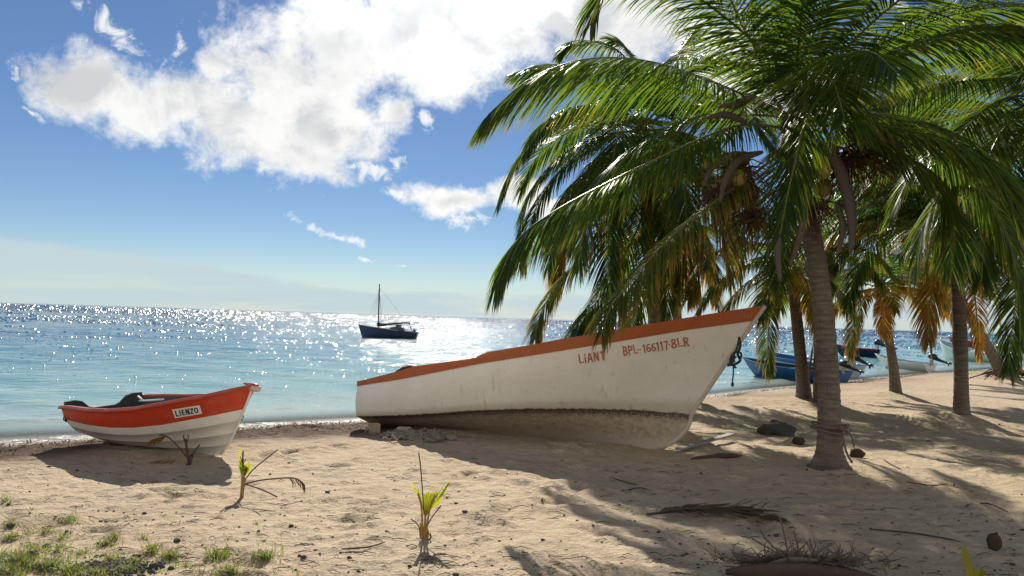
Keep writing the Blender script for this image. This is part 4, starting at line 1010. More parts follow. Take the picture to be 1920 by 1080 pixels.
# q of the colour break per station: where the band bottom line falls
def qband(i):
    lo, hi = 0.0, .9
    for _ in range(24):
        m_ = (lo + hi) / 2; p = dpt(i, m_, 1); px, py = proj(p)
        if py < BB2(px): lo = m_
        else: hi = m_
    return lo
QB = [qband(i) for i in range(N2 + 1)]
QB = [QB[min(i, int(N2 * .97))] for i in range(N2 + 1)]
mbr = MB(); mbw = MB()
for side in (1, -1):
    n = 6; vs = [dpt(i, QB[i] * j / (n - 1), side) for i in range(N2 + 1) for j in range(n)]
    fs = [(i * n + j, i * n + j + 1, (i + 1) * n + j + 1, (i + 1) * n + j) for i in range(N2) for j in range(n - 1)]
    if side < 0: fs = [f[::-1] for f in fs]
    mbr.add(vs, fs)
    rowsq = []
    for k in range(4):                             # four strakes, a lap line between them
        for j in (0, .9, 1.0): rowsq.append((k, j))
    vs = []; cs = []
    for i in range(N2 + 1):
        for k, j in rowsq:
            f = (k + min(j, .985)) / 4.0; q = QB[i] + (1 - QB[i]) * f ** 1.1
            lap = (-.005 + .005 * j) if k > 0 else 0
            p = dpt(i, q, side, inset=-lap if i < N2 - 1 else 0); vs.append(p); cs.append((q, 1.0 if j == 0 and k > 0 else 0, 0))
    n = len(rowsq); fs = [(i * n + j, i * n + j + 1, (i + 1) * n + j + 1, (i + 1) * n + j) for i in range(N2) for j in range(n - 1)]
    if side < 0: fs = [f[::-1] for f in fs]
    mbw.add(vs, fs, 0, cs)
bandb = BVHTree.FromPolygons([V(v) for v in mbr.v], mbr.f)
mbr.build('painted_band', M_RED, dinghy); mbw.build('lower_hull', M_DINGHY, dinghy)
mb = MB()                                         # inner skin
for side in (1, -1):
    qs = [0, .15, .3, .45, .6, .75, .88, 1]; n = len(qs)
    vs = [dpt(i, min(q, .8) if False else q, side, .03) + V((0, 0, .03 * q)) for i in range(N2 - 1) for q in qs]
    fs = [(i * n + j, (i + 1) * n + j, (i + 1) * n + j + 1, i * n + j + 1) for i in range(N2 - 2) for j in range(n - 1)]
    if side < 0: fs = [f[::-1] for f in fs]
    mb.add(vs, fs)
mb.build('inner_skin', M_INNER, dinghy)
mb = MB()                                         # flanged rim
for side in (1, -1):
    vs = []
    for i in range(N2 + 1):
        p = dpt(i, 0, side); t = i / N2; w_ = .035 if t < .97 else .02; s_ = bn_ * side
        c = min(.035, b2(t) * .9)
        vs += [p + s_ * w_ + V((0, 0, -.022)), p + s_ * w_ + V((0, 0, .006)), p + s_ * w_ * .3 + V((0, 0, .018)), p - s_ * c + V((0, 0, .014)), p - s_ * c + V((0, 0, -.02))]
    n = 5; fs = [(i * n + j, (i + 1) * n + j, (i + 1) * n + (j + 1) % n, i * n + (j + 1) % n) for i in range(N2) for j in range(n)]
    if side < 0: fs = [f[::-1] for f in fs]
    fs.append((0, 1, 2, 3, 4)); mb.add(vs, fs)
mb.build('rim', M_RIM, dinghy)
# transom with motor notch and quarter knees
mb = MB(); prof = []
qs = [0, .2, .4, .6, .8, 1]
left = [dpt(0, q, 1) for q in qs]; right = [dpt(0, q, -1) for q in qs[::-1]]; UPV = V((0, 0, .055))
left[0] = left[0] - bn_ * .03 + UPV; right[-1] = right[-1] + bn_ * .03 + UPV
tA = dpt(0, 0, 1); tB = dpt(0, 0, -1)
notch = [tB.lerp(tA, .14) + UPV * 1.1, tB.lerp(tA, .22) + UPV * .7, tB.lerp(tA, .30) - UPV * .6, tB.lerp(tA, .36) - UPV, tB.lerp(tA, .64) - UPV, tB.lerp(tA, .70) - UPV * .6, tB.lerp(tA, .78) + UPV * .7, tB.lerp(tA, .86) + UPV * 1.1]
ring = left + right[1:] + notch; n = len(ring)
th = [p + bd * .035 for p in ring]
mb.add(ring, [tuple(range(n))]); mb.add(th, [tuple(range(n))[::-1]], 1)
mb.add(ring + th, [(i, (i + 1) % n, n + (i + 1) % n, n + i) for i in range(n)], 1)
mb.build('transom', [M_RED, M_INNER], dinghy, False)
for tpos, dz, mt in ((.32, .19, M_INNER), (.62, .19, M_INNER)):
    i = int(tpos * N2); a_ = dpt(i, .30, 1, .06); b_ = dpt(i, .30, -1, .06); mid = (a_ + b_) / 2
    mb = MB(); mb.box(mid, .2, (a_ - b_).length * .93, .025, R=Matrix.Rotation(AX2, 3, 'Z')); mb.build('thwart', mt, dinghy, False)
i = int(.30 * N2); p = dpt(i, 0, -1); mb = MB(); mb.tube([at(262, 752, 9.35), at(284, 751, 9.2), at(306, 749, 9.1)], [.018, .022, .016], 7, squash=.6); mb.tube([at(259, 743, 9.4), at(268, 751, 9.3)], [.012, .014], 6); mb.build('oar_blade', M_PLATE, dinghy)
# stem head, eye and stern line
mb = MB(); p = dpt(N2, 0, 1); mb.tube([p - bd * .10 + V((0, 0, -.02)), p + bd * .02 + V((0, 0, -.03)), p + bd * .075 + V((0, 0, -.03)), p + bd * .10 + V((0, 0, -.025))], [.028, .036, .034, .014], 10); mb.build('stem_head', M_PINK, dinghy)
mb = MB(); mb.tube([p - bd * .12 + V((0, 0, .014)), p + bd * .03 + V((0, 0, .012)), p + bd * .075 + V((0, 0, .000))], [.026, .028, .018], 8, squash=.45); mb.build('bow_cap', M_RIM, dinghy)
mb = MB(); stem = [dpt(N2, q, 1) + bd * .006 for q in (0.06, .2, .35, .5, .65, .8, 1)]; mb.tube(stem, .014, 6); mb.build('stem_strip', M_DINGHY, dinghy)
mb = MB(); p = dpt(N2, .42, 1) + bd * .02; mb.tube([p + V((math.cos(a) * .0, 0, 0)) + bd * (math.cos(a) * .02) + V((0, 0, math.sin(a) * .03)) for a in [k * .63 for k in range(11)]], .006, 5); mb.build('bow_eye', M_METAL, dinghy)
mb = MB(); pa = at(123, 766, 8.7)
mb.tube(bez([pa, at(121, 776, 8.7), at(119, 788, 8.7)], 6), .008, 5); mb.tube(bez([pa, at(125, 778, 8.68), at(122, 790, 8.68)], 6), .012, 5); mb.tube(bez([at(121, 776, 8.7), at(127, 784, 8.7), at(124, 791, 8.7)], 6), .009, 5)
mb.build('stern_line', M_ROPED, dinghy)
mb = MB(); mb.tube([at(128, 786, 8.72), at(138, 785, 8.68)], .012, 6); mb.build('drain_pipe', M_PLATE, dinghy)
# name plate
def platecells(nx, ny, wd): return [(wd * i / nx, j / ny, None) for i in range(nx) for j in range(ny)]
mbp = MB(); pc = [(323, 783.8), (379.6, 774.9), (374.3, 759.2), (322.5, 767.4)]; pc[0] = (329, 783.5); NX, NY = 14, 4
for j in range(NY + 1):
    for i in range(NX + 1):
        u, v = i / NX, j / NY
        q = V(pc[0]).lerp(V(pc[1]), u).lerp(V(pc[3]).lerp(V(pc[2]), u), v)
        loc, nor, _, _ = bandb.ray_cast(CAMP, ray(q.x, q.y))
        if nor.dot(ray(q.x, q.y)) > 0: nor = -nor
        mbp.v.append(tuple(loc + nor * .006)); mbp.c.append((0, 0, 0))
for j in range(NY):
    for i in range(NX): mbp.f.append((j * (NX + 1) + i, j * (NX + 1) + i + 1, (j + 1) * (NX + 1) + i + 1, (j + 1) * (NX + 1) + i)); mbp.m.append(0)
plate = mbp.build('name_plate', M_PLATE, dinghy, False)
q, w = text_cells('lIENZO', .16, .04, .10, 0, 8); lay('plate_lettering', q, w, (330.5, 780), (373.5, 773.0), 10.6, bandb, .010, M_BLACK, plate, -.12)

# ------------------------------------------------------------------ boats afloat
def motor(root, p, head, s=1.0):                   # outboard tilted up; head = direction of the stern (pointing aft)
    e = bpy.data.objects.new('outboard_motor', None)
    mb = MB(); h = V(head).normalized(); up = V((0, 0, 1)); p = V(p)
    c = p + up * .28 * s - h * .0
    mb.tube([c - h * .16 * s + up * .04 * s, c - h * .04 * s + up * .12 * s, c + h * .16 * s + up * .08 * s, c + h * .28 * s - up * .02 * s], [.09 * s, .17 * s, .17 * s, .10 * s], 10)
    o = mb.build('outboard_motor', M_MOTOR, root)
    mb = MB(); mb.tube([c + h * .2 * s, c + h * .55 * s - up * .12 * s, c + h * .86 * s - up * .2 * s], [.10 * s, .07 * s, .05 * s], 8)
    q = c + h * .86 * s - up * .2 * s
    mb.tube([q - h * .1 * s + up * .10 * s, q + h * .02 * s, q + h * .04 * s - up * .16 * s], [.03 * s, .06 * s, .03 * s], 6, squash=.5)
    mb.tube([q - h * .02 * s, q + h * .18 * s - up * .02 * s], [.06 * s, .05 * s], 8); mb.build('motor_leg', M_MOTOR, o)
    mb = MB()
    qc = q + h * .19 * s
    sd_ = h.cross(up).normalized()
    for k in range(3):
        a_ = k * 2.094 + .5; d = (sd_ * math.cos(a_) + up * math.sin(a_)); mb.add([qc, qc + d * .10 * s + sd_ * .03, qc + d * .12 * s, qc + d * .09 * s - sd_ * .04], [(0, 1, 2, 3)])
    mb.build('propeller', M_METAL, o)
    mb = MB(); mb.box(p + up * .05 * s, .1 * s, .2 * s, .3 * s, R=Matrix.Rotation(math.atan2(h.y, h.x), 3, 'Z')); mb.build('motor_bracket', M_METAL, o, False)
    return o
def float_boat(name, label, cat, stern, bow, beam, free, rise, mat_h, mat_rail, mat_in, railh=.08, mot=True, group=None, rake=.7, draft=.12, seats=2):
    stern, bow = V(stern), V(bow); L_ = (bow - stern).length; d = (bow - stern).normalized(); s = V((d.y, -d.x, 0)); z0 = SEA_Z
    root = thing(name, label, cat, (stern + bow) / 2, group)
    nt, bb = 22, polyf([(0, .42), (.3, .5), (.6, .47), (.8, .32), (.92, .15), (1, 0)])
    def pt(t, q, sd_):                             # q 0 keel 1 sheer
        lx = L_ - rake * (1 - q) ** 1.2; zt = z0 + free + rise * t ** 2.6; zb = z0 - draft
        y = beam * bb(t) * (q ** .45) * (1 - .12 * (1 - q)); p = stern + d * (lx * t) + s * (y * sd_); p.z = lerp(zb, zt, q); return p
    mb = MB(); qs = [0, .12, .3, .5, .75, 1]; n = len(qs)
    for sd_ in (1, -1):
        vs = [pt(i / nt, q, sd_) for i in range(nt + 1) for q in qs]
        mb.add(vs, [(i * n + j, (i + 1) * n + j, (i + 1) * n + j + 1, i * n + j + 1) for i in range(nt) for j in range(n - 1)])
    mb.add([pt(0, q, 1) for q in qs] + [pt(0, q, -1) for q in qs[::-1]], [tuple(range(2 * n))])
    mb.build('hull', mat_h, root)
    mb = MB()
    for sd_ in (1, -1):
        vs = []
        for i in range(nt + 1):
            t = i / nt; k = 1 - railh / (free + rise * t ** 2.6 + draft)
            a_ = pt(t, k, sd_) + s * sd_ * .012; b_ = pt(t, 1, sd_) + s * sd_ * .02; vs += [a_, b_ + V((0, 0, .01)), pt(t, 1, sd_) - s * sd_ * min(.05, beam * bb(t)) + V((0, 0, .01))]
        mb.add(vs, [(i * 3 + j, (i + 1) * 3 + j, (i + 1) * 3 + j + 1, i * 3 + j + 1) for i in range(nt) for j in range(2)])
    mb.build('gunwale', mat_rail, root, False)
    mb = MB()
    for sd_ in (1, -1):
        vs = [pt(i / nt, q, sd_) - s * sd_ * min(.03, beam * bb(i / nt)) + V((0, 0, .004)) for i in range(nt) for q in (.35, .6, 1)]
        mb.add(vs, [(i * 3 + j, i * 3 + j + 1, (i + 1) * 3 + j + 1, (i + 1) * 3 + j) for i in range(nt - 1) for j in range(2)])
    vs = [pt(i / nt, .36, sd_) for i in range(nt) for sd_ in (1, -1)]
    mb.add(vs, [(2 * i, 2 * i + 1, 2 * i + 3, 2 * i + 2) for i in range(nt - 1)]); mb.build('interior', mat_in, root)
    for k in range(seats):
        t = .25 + .3 * k; a_ = pt(t, .82, 1); b_ = pt(t, .82, -1); mb = MB(); mb.box((a_ + b_) / 2, .2, (a_ - b_).length * .95, .03, R=Matrix.Rotation(math.atan2(d.y, d.x), 3, 'Z')); mb.build('thwart', mat_in, root, False)
    if mot:
        p = stern.copy(); p.z = z0 + free; motor(root, p - d * .04, -d + V((0, 0, 0)), mot * .8)
    return root
def sea_pt(px, py): return plane_hit(px, py, SEA_Z)
G = 'motor boats moored off the beach'
def sb(px, py, dpy=0): return sea_pt(px, py)
float_boat('motor_boat', 'low mid-blue boat nearest the shore, just right of the big white bow', 'boat', sea_pt(1578, 720), sea_pt(1392, 702), 1.6, .42, .25, M_BLUE, M_BLUE, M_DKBLUE, mot=.9, group=G)
float_boat('motor_boat', 'pale blue hulled boat with blue rail and big outboard behind the palm trunks', 'boat', sea_pt(1597, 708), sea_pt(1418, 687), 1.6, .48, .30, M_LBLUE, M_BLUE, M_BLUE, .16, mot=1.25, group=G)
float_boat('motor_boat', 'dark blue boat with tilted black outboard, furthest of the boats behind the curved trunk', 'boat', sea_pt(1644, 670), sea_pt(1560, 667), 1.7, .55, .3, M_DKBLUE, M_DKRED, M_DKBLUE, mot=1.5, group=G)
float_boat('motor_boat', 'long low greenish white boat with black outboard near the shallows', 'boat', sea_pt(1745, 696), sea_pt(1640, 688), 1.4, .36, .32, M_WHITE, M_WHITE, M_LBLUE, mot=1.1, group=G)
float_boat('motor_boat', 'high bowed pale green white boat left of the leaning palm', 'boat', sea_pt(1872, 681), sea_pt(1760, 672), 1.8, .6, .75, M_WHITE, M_WHITE, M_LBLUE, mot=1.3, group=G)
float_boat('motor_boat', 'boat with a dark red rail showing behind the pale high bowed one', 'boat', sea_pt(1870, 669), sea_pt(1778, 664), 2.0, 1.0, .5, M_WHITE, M_DKRED, M_DKRED, .45, mot=False, group=G)
float_boat('motor_boat', 'small dark boat far out, half hidden behind fronds above the big boat', 'boat', sea_pt(1122, 634), sea_pt(1066, 632), 2.0, .5, .7, M_BLUE, M_BLUE, M_DKBLUE, mot=False, group=G)

# anchored sloop, bow to the left
DS = sea_pt(728, 633.5).y; W_ = DS / FPX
def spt(px, py, dd=0): return at(px, py, DS + dd)
sloop = thing('sailboat', 'dark blue single masted sailboat anchored out on the glittering sea', 'sailboat', spt(728, 634))
nt = 24; shl = polyf([(672, 608.5), (690, 612), (712, 615.5), (740, 619), (765, 622), (783, 623.5)])
mb = MB(); mbr = MB(); bb = polyf([(0, 0), (.08, .3), (.2, .6), (.45, .95), (.75, .95), (1, .7)]); HB = 22 * W_
def sl(t, q, s): 
    px = lerp(672, 783, t) + (1 - q) * lerp(8, -3, t); top = shl(lerp(672, 783, t)); py = lerp(636, top, q)
    p = spt(px, py); p = p + V((0, -1, 0)) * (HB * bb(t) * (q ** .4) * s); return p
qs = [0, .2, .45, .7, 1]; n = 5
for s in (1, -1): mb.add([sl(i / nt, q, s) for i in range(nt + 1) for q in qs], [(i * n + j, (i + 1) * n + j, (i + 1) * n + j + 1, i * n + j + 1) for i in range(nt) for j in range(n - 1)])
mb.add([sl(1, q, 1) for q in qs] + [sl(1, q, -1) for q in qs[::-1]], [tuple(range(2 * n))])
mb.build('hull', M_SLBLUE, sloop)
mb = MB()
for s in (1, -1): mb.tube([sl(i / nt, 1, s) for i in range(nt + 1)], .035, 6)
mb.build('gunwale', M_MAST, sloop)
mb = MB(); mb.add([sl(i / nt, .93, s) for i in range(1, nt + 1) for s in (1, -1)], [(2 * i, 2 * i + 1, 2 * i + 3, 2 * i + 2) for i in range(nt - 1)]); mb.build('deck', M_CANVAS, sloop, False)
mb = MB(); a_, b_ = spt(709, 616, -.4), spt(711.5, 533); a_ = spt(709, 618); mb.tube([a_, a_.lerp(b_, .85), b_], [.06, .045, .03], 8); mb.build('mast', M_MAST, sloop)
mb = MB(); mb.tube([spt(711, 548), spt(711.2, 541)], [.06, .05], 8); mb.tube([spt(711.5, 533), spt(711.7, 536)], [.05, .05], 6); mb.build('mast_fitting', M_MAST, sloop)
mb = MB(); mb.tube(bez([spt(707, 609), spt(720, 609), spt(735, 607.5), spt(752, 606), spt(768, 605.5)], 12), [.11, .12, .11, .10, .10, .09, .09, .08, .07, .07, .06, .05, .05], 8); mb.blob(spt(710, 607), (.14, .14, .14), 0, .2, 2, 8); mb.build('boom_and_sail', M_CANVAS, sloop)
mb = MB(); mb.tube([spt(767, 605), spt(770, 614), spt(774, 622)], [.04, .04, .04], 6); mb.tube([spt(767, 606), spt(761, 615)], .02, 5); mb.build('boom_crutch', M_MAST, sloop)
mb = MB(); vs = []
for dy in (-HB * .5, HB * .5):
    for x, y in ((730, 620), (733, 614.5), (742, 612.5), (756, 613.5), (760, 622)): vs.append(spt(x, y) + V((0, dy, 0)))
mb.add(vs, [(0, 1, 2, 3, 4), (9, 8, 7, 6, 5), (0, 5, 6, 1), (1, 6, 7, 2), (2, 7, 8, 3), (3, 8, 9, 4)]); mb.build('cabin', M_SLBLUE, sloop, False)
mb = MB(); mb.box(spt(748, 610.8), .42, .5, .16); mb.build('cabin_hatch', M_MAST, sloop, False)
mb = MB(); mb.blob(spt(777, 619.5), (.13, .13, .12), 0, .2, 4, 8); mb.build('engine_box', M_MOTOR, sloop)
mb = MB(); tpm = spt(711.2, 545)
for x, y, dd in ((684, 611, 0), (692, 612, -.6), (698, 612, .6), (703, 613, -.8), (715, 616, .8), (718, 617, -.9), (719, 616, .9)): mb.tube([tpm, spt(x, y, dd)], .006, 4)
mb.tube([spt(711.5, 538), spt(776, 622)], .006, 4); mb.build('rigging', M_MAST, sloop)

# ------------------------------------------------------------------ saplings, debris
def blade(mb, pts, w, col, m=0, n=8, w2=None):
    C = bez(pts, n); vs = []; cs = []
    for i, p in enumerate(C):
        T = (C[min(i + 1, n)] - C[max(i - 1, 0)]).normalized(); A = T.cross(V((0, 1, .1))).normalized()
        ww = w * math.sin(math.pi * (0.12 + .86 * i / n)) ** .7 * .5 if w2 is None else lerp(w, w2, i / n) * .5
        q = p + V((0, -.12 * ww, 0)); vs += [p - A * ww, q + V((0, .25 * ww, 0)), p + A * ww]; cs += [(i / n * .6, .5, col)] * 3
    mb.add(vs, [(3 * i + j, 3 * i + j + 1, 3 * i + 4 + j, 3 * i + 3 + j) for i in range(n) for j in range(2)], m, cs)
def fan(mb, base, dirpts, tips, col, seed):        # a pleated young leaf: strips that stay together then split
    R = random.Random(seed)
    for tip in tips: blade(mb, [base, base.lerp(tip, .5) + V((0, R.uniform(-.01, .01), 0)), tip], .02, col + R.uniform(-.05, .12), n=6)
# sapling in the middle foreground
g = gnd(793, 1012); Dg = g.y
s1 = thing('palm_sapling', 'young palm sapling with a yellow green fan leaf in the centre foreground', 'palm sapling', g, 'palm saplings in the sand')
A = lambda x, y, d=0: at(x, y, Dg + d)
mb = MB()
for pts, r in (([(795, 1018), (792, 985), (790, 950), (783, 925)], .009), ([(796, 1018), (797, 985), (798, 955)], .012), ([(797, 1018), (801, 985), (806, 955), (816, 930)], .009), ([(794, 1018), (790, 1000), (788, 980)], .010), ([(799, 1018), (803, 1000), (800, 990)], .010)):
    mb.tube(bez([A(*p) for p in pts], 8), [r * .72 * (1.3 - .6 * i / 8) for i in range(9)], 7)
mb.build('stem', M_STEM, s1)
mb = MB()
for pts, r in (([(795, 965), (792, 920), (789, 880), (785, 849)], .0045), ([(799, 990), (810, 970), (827, 948)], .0045), ([(788, 1010), (786, 990), (780, 980), (770, 973)], .004), ([(790, 1012), (785, 1020), (781, 1024)], .004), ([(800, 1015), (808, 1008), (806, 1000)], .006)):
    mb.tube(bez([A(*p) for p in pts], 8), r, 5)
mb.build('dry_stalk', M_DEAD, s1)
mb = MB(); R = random.Random(3)
for k in range(13):                                # pleated centre fan, each pleat its own strip
    t_ = k / 12; x = lerp(795, 823, t_); y = 928 - 5 * math.sin(math.pi * t_) + R.uniform(-3, 2) - (4 if k > 9 else 0)
    blade(mb, [A(796.5 + t_ * 4, 966), A(lerp(795.5, 810, t_), 946, -.006 * (k % 2)), A(x, y, .006 * (k % 2))], .0052, (.10, .30)[k % 2] + .08 * R.random(), n=5, w2=.0115)
blade(mb, [A(801, 964), A(812, 946), A(826, 928), A(836, 914), A(842, 904)], .013, .16, n=8)
for k in range(11):                                # right leaf, split into a fringe
    t = k / 10; bx, by = lerp(806, 838, t), lerp(955, 911, t)
    blade(mb, [A(bx, by), A(bx + lerp(10, 3, t), by - lerp(6, 5, t), .01), A(bx + lerp(21, 6, t), by - lerp(17, 9, t) + R.uniform(-4, 4), .015)], .012, .14 + .22 * R.random(), n=4)
for k in range(5):
    t = k / 4; blade(mb, [A(lerp(808, 830, t), lerp(950, 920, t)), A(lerp(810, 829, t), lerp(936, 910, t) + R.uniform(-3, 3))], .010, .2, n=3)
blade(mb, [A(794, 962), A(788, 938), A(782, 922), A(776, 914)], .016, .30, n=8)
blade(mb, [A(795, 960), A(790, 938), A(785, 922), A(781, 917)], .014, .18, n=8)
blade(mb, [A(778, 920), A(775, 912), A(772, 904)], .016, .7, n=4)
blade(mb, [A(836, 915), A(840, 908), A(844, 906)], .016, .5, n=4)
mb.build('leaf', M_YOUNG, s1)
# sapling by the bow of the small boat
g = gnd(450, 933); Dg = g.y
s2_ = thing('palm_sapling', 'young palm sapling with a small lime leaf and dry arching stalks beside the small boat', 'palm sapling', g, 'palm saplings in the sand')
mb = MB()
for pts, r in (([(452, 936), (454, 915), (455, 900), (456, 880)], .013), ([(454, 936), (456, 915), (460, 895)], .011)):
    mb.tube(bez([A(*p) for p in pts], 8), r, 7)
mb.build('stem', M_STEM, s2_)
mb = MB(); arch = [(459, 908), (485, 901), (520, 897), (548, 896), (562, 901), (572, 912)]
for pts, r in ((arch, .0065), ([(459, 908), (480, 914), (500, 922), (520, 932)], .006), ([(459, 900), (475, 880), (497, 862), (521, 843)], .0055), ([(450, 936), (440, 940), (430, 944)], .012), ([(456, 876), (455, 860), (456, 846)], .007)):
    mb.tube(bez([A(*p) for p in pts], 10), r, 5)
R = random.Random(9)
for k in range(12):
    x = R.uniform(540, 570); y = float(np.interp(x, [540, 562, 572], [896, 901, 912])); mb.tube(bez([A(x, y), A(x + 5, y + 8), A(x + R.uniform(4, 12), y + R.uniform(10, 22))], 5), .003, 4)
for k in range(5): mb.tube([A(455, 872), A(455 + R.uniform(-5, 7), 872 - R.uniform(10, 26))], .003, 4)
mb.build('dry_stalk', M_DEAD, s2_)
mb = MB()
for k in range(8): 
    x = lerp(446, 466, k / 7); blade(mb, [A(456, 896), A(lerp(450, 464, k / 7), 880), A(x, 862 + 3 * abs(k - 2) + R.uniform(-3, 3))], .022, .08 + .12 * R.random(), n=5)
for k in range(5): blade(mb, [A(457, 892 - k * 4), A(465, 886 - k * 4), A(472 - k, 876 - k * 3)], .014, .15 + R.random() * .2, n=4)
blade(mb, [A(452, 872), A(449, 855), A(451, 838)], .02, .3, n=4)
mb.build('leaf', M_YOUNG, s2_)
# dead sapling in front of the small boat
g = gnd(355, 872); Dg = g.y
s3 = thing('palm_sapling', 'dead leafless sapling with one bent withered frond in front of the small boat', 'palm sapling', g, 'palm saplings in the sand')
mb = MB()
for pts, r in (([(355, 876), (352, 855), (350, 840), (348, 822)], .013), ([(353, 860), (340, 845), (325, 828), (310, 817), (298, 816)], .007), ([(356, 870), (362, 852), (370, 840), (374, 834)], .008), ([(349, 832), (345, 824), (344, 816)], .007), ([(350, 830), (353, 822), (352, 815)], .006), ([(352, 872), (356, 856), (362, 850)], .011), ([(350, 874), (357, 866)], .02)):
    mb.tube(bez([A(*p) for p in pts], 8), r, 6)
mb.build('stem', M_DEAD, s3)
mb = MB()
for k in range(14):
    x = lerp(312, 286, k / 13); y = lerp(817, 824, k / 13); blade(mb, [A(x, y), A(x - 8, y + 7), A(x - R.uniform(10, 20), y + R.uniform(12, 20))], .016, 1.0, n=4)
mb.build('withered_leaf', M_LEAF, s3); mb = MB()
for k in range(6): blade(mb, [A(lerp(280, 315, k / 5), 868 + k % 2 * 3), A(lerp(290, 325, k / 5), 866), A(lerp(300, 330, k / 5), 862)], .012, 1.1, n=3)
mb.build('withered_leaf', M_LEAF, s3)
# yellow leaf sapling at the bottom right corner
g = gnd(1822, 1110); Dg = g.y
s4 = thing('palm_sapling', 'bright yellow leaf sapling cut off by the bottom edge at the right', 'palm sapling', g, 'palm saplings in the sand')
mb = MB(); R = random.Random(77)
blade(mb, [A(1832, 1120), A(1818, 1070), A(1806, 1027)], .055, .40, n=8, w2=.036)
blade(mb, [A(1834, 1125), A(1832, 1090), A(1832, 1068)], .05, .42, n=6, w2=.035)
for k in range(4): blade(mb, [A(1834, 1090), A(1838 + k * 3, 1075), A(1842 + k * 4, 1064 + k * 4)], .012, .3, n=3)
mb.build('leaf', M_YOUNG, s4)
mb = MB(); mb.tube([A(1828, 1140), A(1830, 1105)], [.03, .02], 7); mb.build('stem', M_STEM, s4)

# fallen frond, dark folded leaflets
R = random.Random(21)
mb = MB(); base = [gnd(x, y) + V((0, 0, z)) for x, y, z in ((1212, 969, .02), (1270, 970, .05), (1340, 971, .06), (1410, 973, .05), (1475, 980, .02))]
C = bez(base, 20); mb.tube(C, [.012] * 21, 6, 1, col=(0, 0, 1.1))
for k in range(120):
    i = R.uniform(2, 16); p = C[int(i)]; q = C[min(20, int(i + R.uniform(2, 6)))] + V((R.uniform(-.05, .05), R.uniform(-.12, .09), R.uniform(-.03, .05))); mb.tube([p, (p + q) / 2 + V((0, 0, .015)), q], [.005, .008, .002], 4, col=(0, .5, 1.2), m=1)
for k in range(8):
    p = C[R.randint(10, 18)]; mb.tube([p, p + V((R.uniform(.05, .25), R.uniform(-.1, .1), R.uniform(0, .1)))], .003, 4, 1)
tag(mb.build('fallen_frond', [M_DEAD, M_DEAD]), 'fallen dark dry palm frond lying flat on the sand right of centre', 'palm frond')
# brushy heap with a big dry spathe at bottom right
g = gnd(1510, 1062); heap = thing('palm_debris', 'fallen dry flower stalk with tangled twigs and boat shaped husk at the bottom', 'palm debris', g)
mb = MB(); R = random.Random(41); D_ = g.y
for k in range(420):
    x = R.gauss(1500, 66); p = at(x, 1052 + R.uniform(-2, 8), D_ + R.uniform(-.08, .15)); p.z = max(p.z, gz(p.x, p.y))
    d = V((R.gauss(0, 1), R.gauss(0, .5), R.uniform(-.05, .55))).normalized(); pts = [p]
    for j in range(3): d = (d + V((R.gauss(0, .45), R.gauss(0, .4), R.gauss(-.1, .25)))).normalized(); pts.append(pts[-1] + d * R.uniform(.02, .07))
    mb.tube(pts, [.004, .0035, .003, .002], 4)
for a_ in ([(1480, 1050), (1470, 1000), (1462, 970)], [(1462, 970), (1450, 963), (1425, 966)], [(1470, 1045), (1440, 1015), (1425, 995)], [(1480, 1050), (1445, 1030), (1410, 1010)], [(1455, 1050), (1420, 1045), (1372, 1036)], [(1530, 1045), (1540, 1030), (1562, 1020)], [(1530, 1048), (1522, 1025), (1518, 1010)], [(1550, 1050), (1575, 1040), (1580, 1030)], [(1500, 1045), (1495, 1020), (1488, 995)], [(1440, 1052), (1400, 1047), (1380, 1042)]):
    mb.tube(bez([at(x, y, D_ - .05) for x, y in a_], 6), [.006] * 7, 5)
mb.build('twig_tangle', M_TWIG, heap)
gh = lambda x, y, z=.0: gnd(x, y) + V((0, 0, z))
spathe(heap, [gh(1362, 1076, .01), gh(1420, 1078, .02), gh(1500, 1080, .03), gh(1590, 1084, .02), gh(1665, 1094, .01)], .10, 'dry_husk', M_DEAD)
spathe(heap, [gh(1395, 1066, .01), gh(1450, 1064, .03), gh(1520, 1067, .04), gh(1600, 1074, .01)], .06, 'dry_husk', M_HUSK)
spathe(heap, [gh(1428, 1078, .05), gh(1480, 1074, .08), gh(1535, 1074, .08)], .035, 'split_rib', M_TWIG)

# plank at the bow of the big boat, rock, husks and small pieces
a_, b_ = gnd(1272, 847), gnd(1372, 826); mb = MB(); a_.z += .03; b_.z += .09; d = b_ - a_; mid = (a_ + b_) / 2
mb.box(mid, d.length, .09, .022, R=d.to_track_quat('X', 'Z').to_matrix())
tag(mb.build('loose_plank', M_PLANK, None, False), 'grey weathered plank propped on the sand by the big boat bow', 'plank')
a_, b_ = gnd(1296, 862), gnd(1392, 858); mb = MB(); mb.tube(bez([a_ + V((0, 0, .01)), (a_ + b_) / 2 + V((0, 0, .03)), b_ + V((0, 0, .02))], 8), [.01, .02, .02, .02, .03, .03, .03, .02, .005], 6)
tag(mb.build('driftwood', M_DEAD), 'thin dark driftwood stick on shaded sand just below the plank', 'driftwood')
g = gnd(1455, 814); mb = MB(); mb.blob(g + V((0, 0, .06)), (.24, .18, .12), 0, .30, 5, 24); mb.blob(g + V((.12, -.03, .05)), (.13, .12, .10), 0, .45, 6, 16); mb.blob(g + V((-.13, -.05, .04)), (.12, .10, .08), 0, .5, 7, 14); tag(mb.build('rock', M_ROCK), 'rough dark rock on shaded sand left of the rope-tied trunk', 'rock')
for (x, y, sx, sy, lab) in ((1497, 833, .085, .06, 'dark coconut husk left of the rope-tied trunk'), (1607, 858, .085, .07, 'dark coconut husk right of the rope-tied trunk'), (1864, 1030, .05, .075, 'dark stump like husk near the right edge')):
    g = gnd(x, y); mb = MB(); mb.blob(g + V((0, 0, sy * .6)), (sx, sx * .8, sy), 0, .2, x, 12); tag(mb.build('coconut_husk', M_HUSK), lab, 'coconut husk')
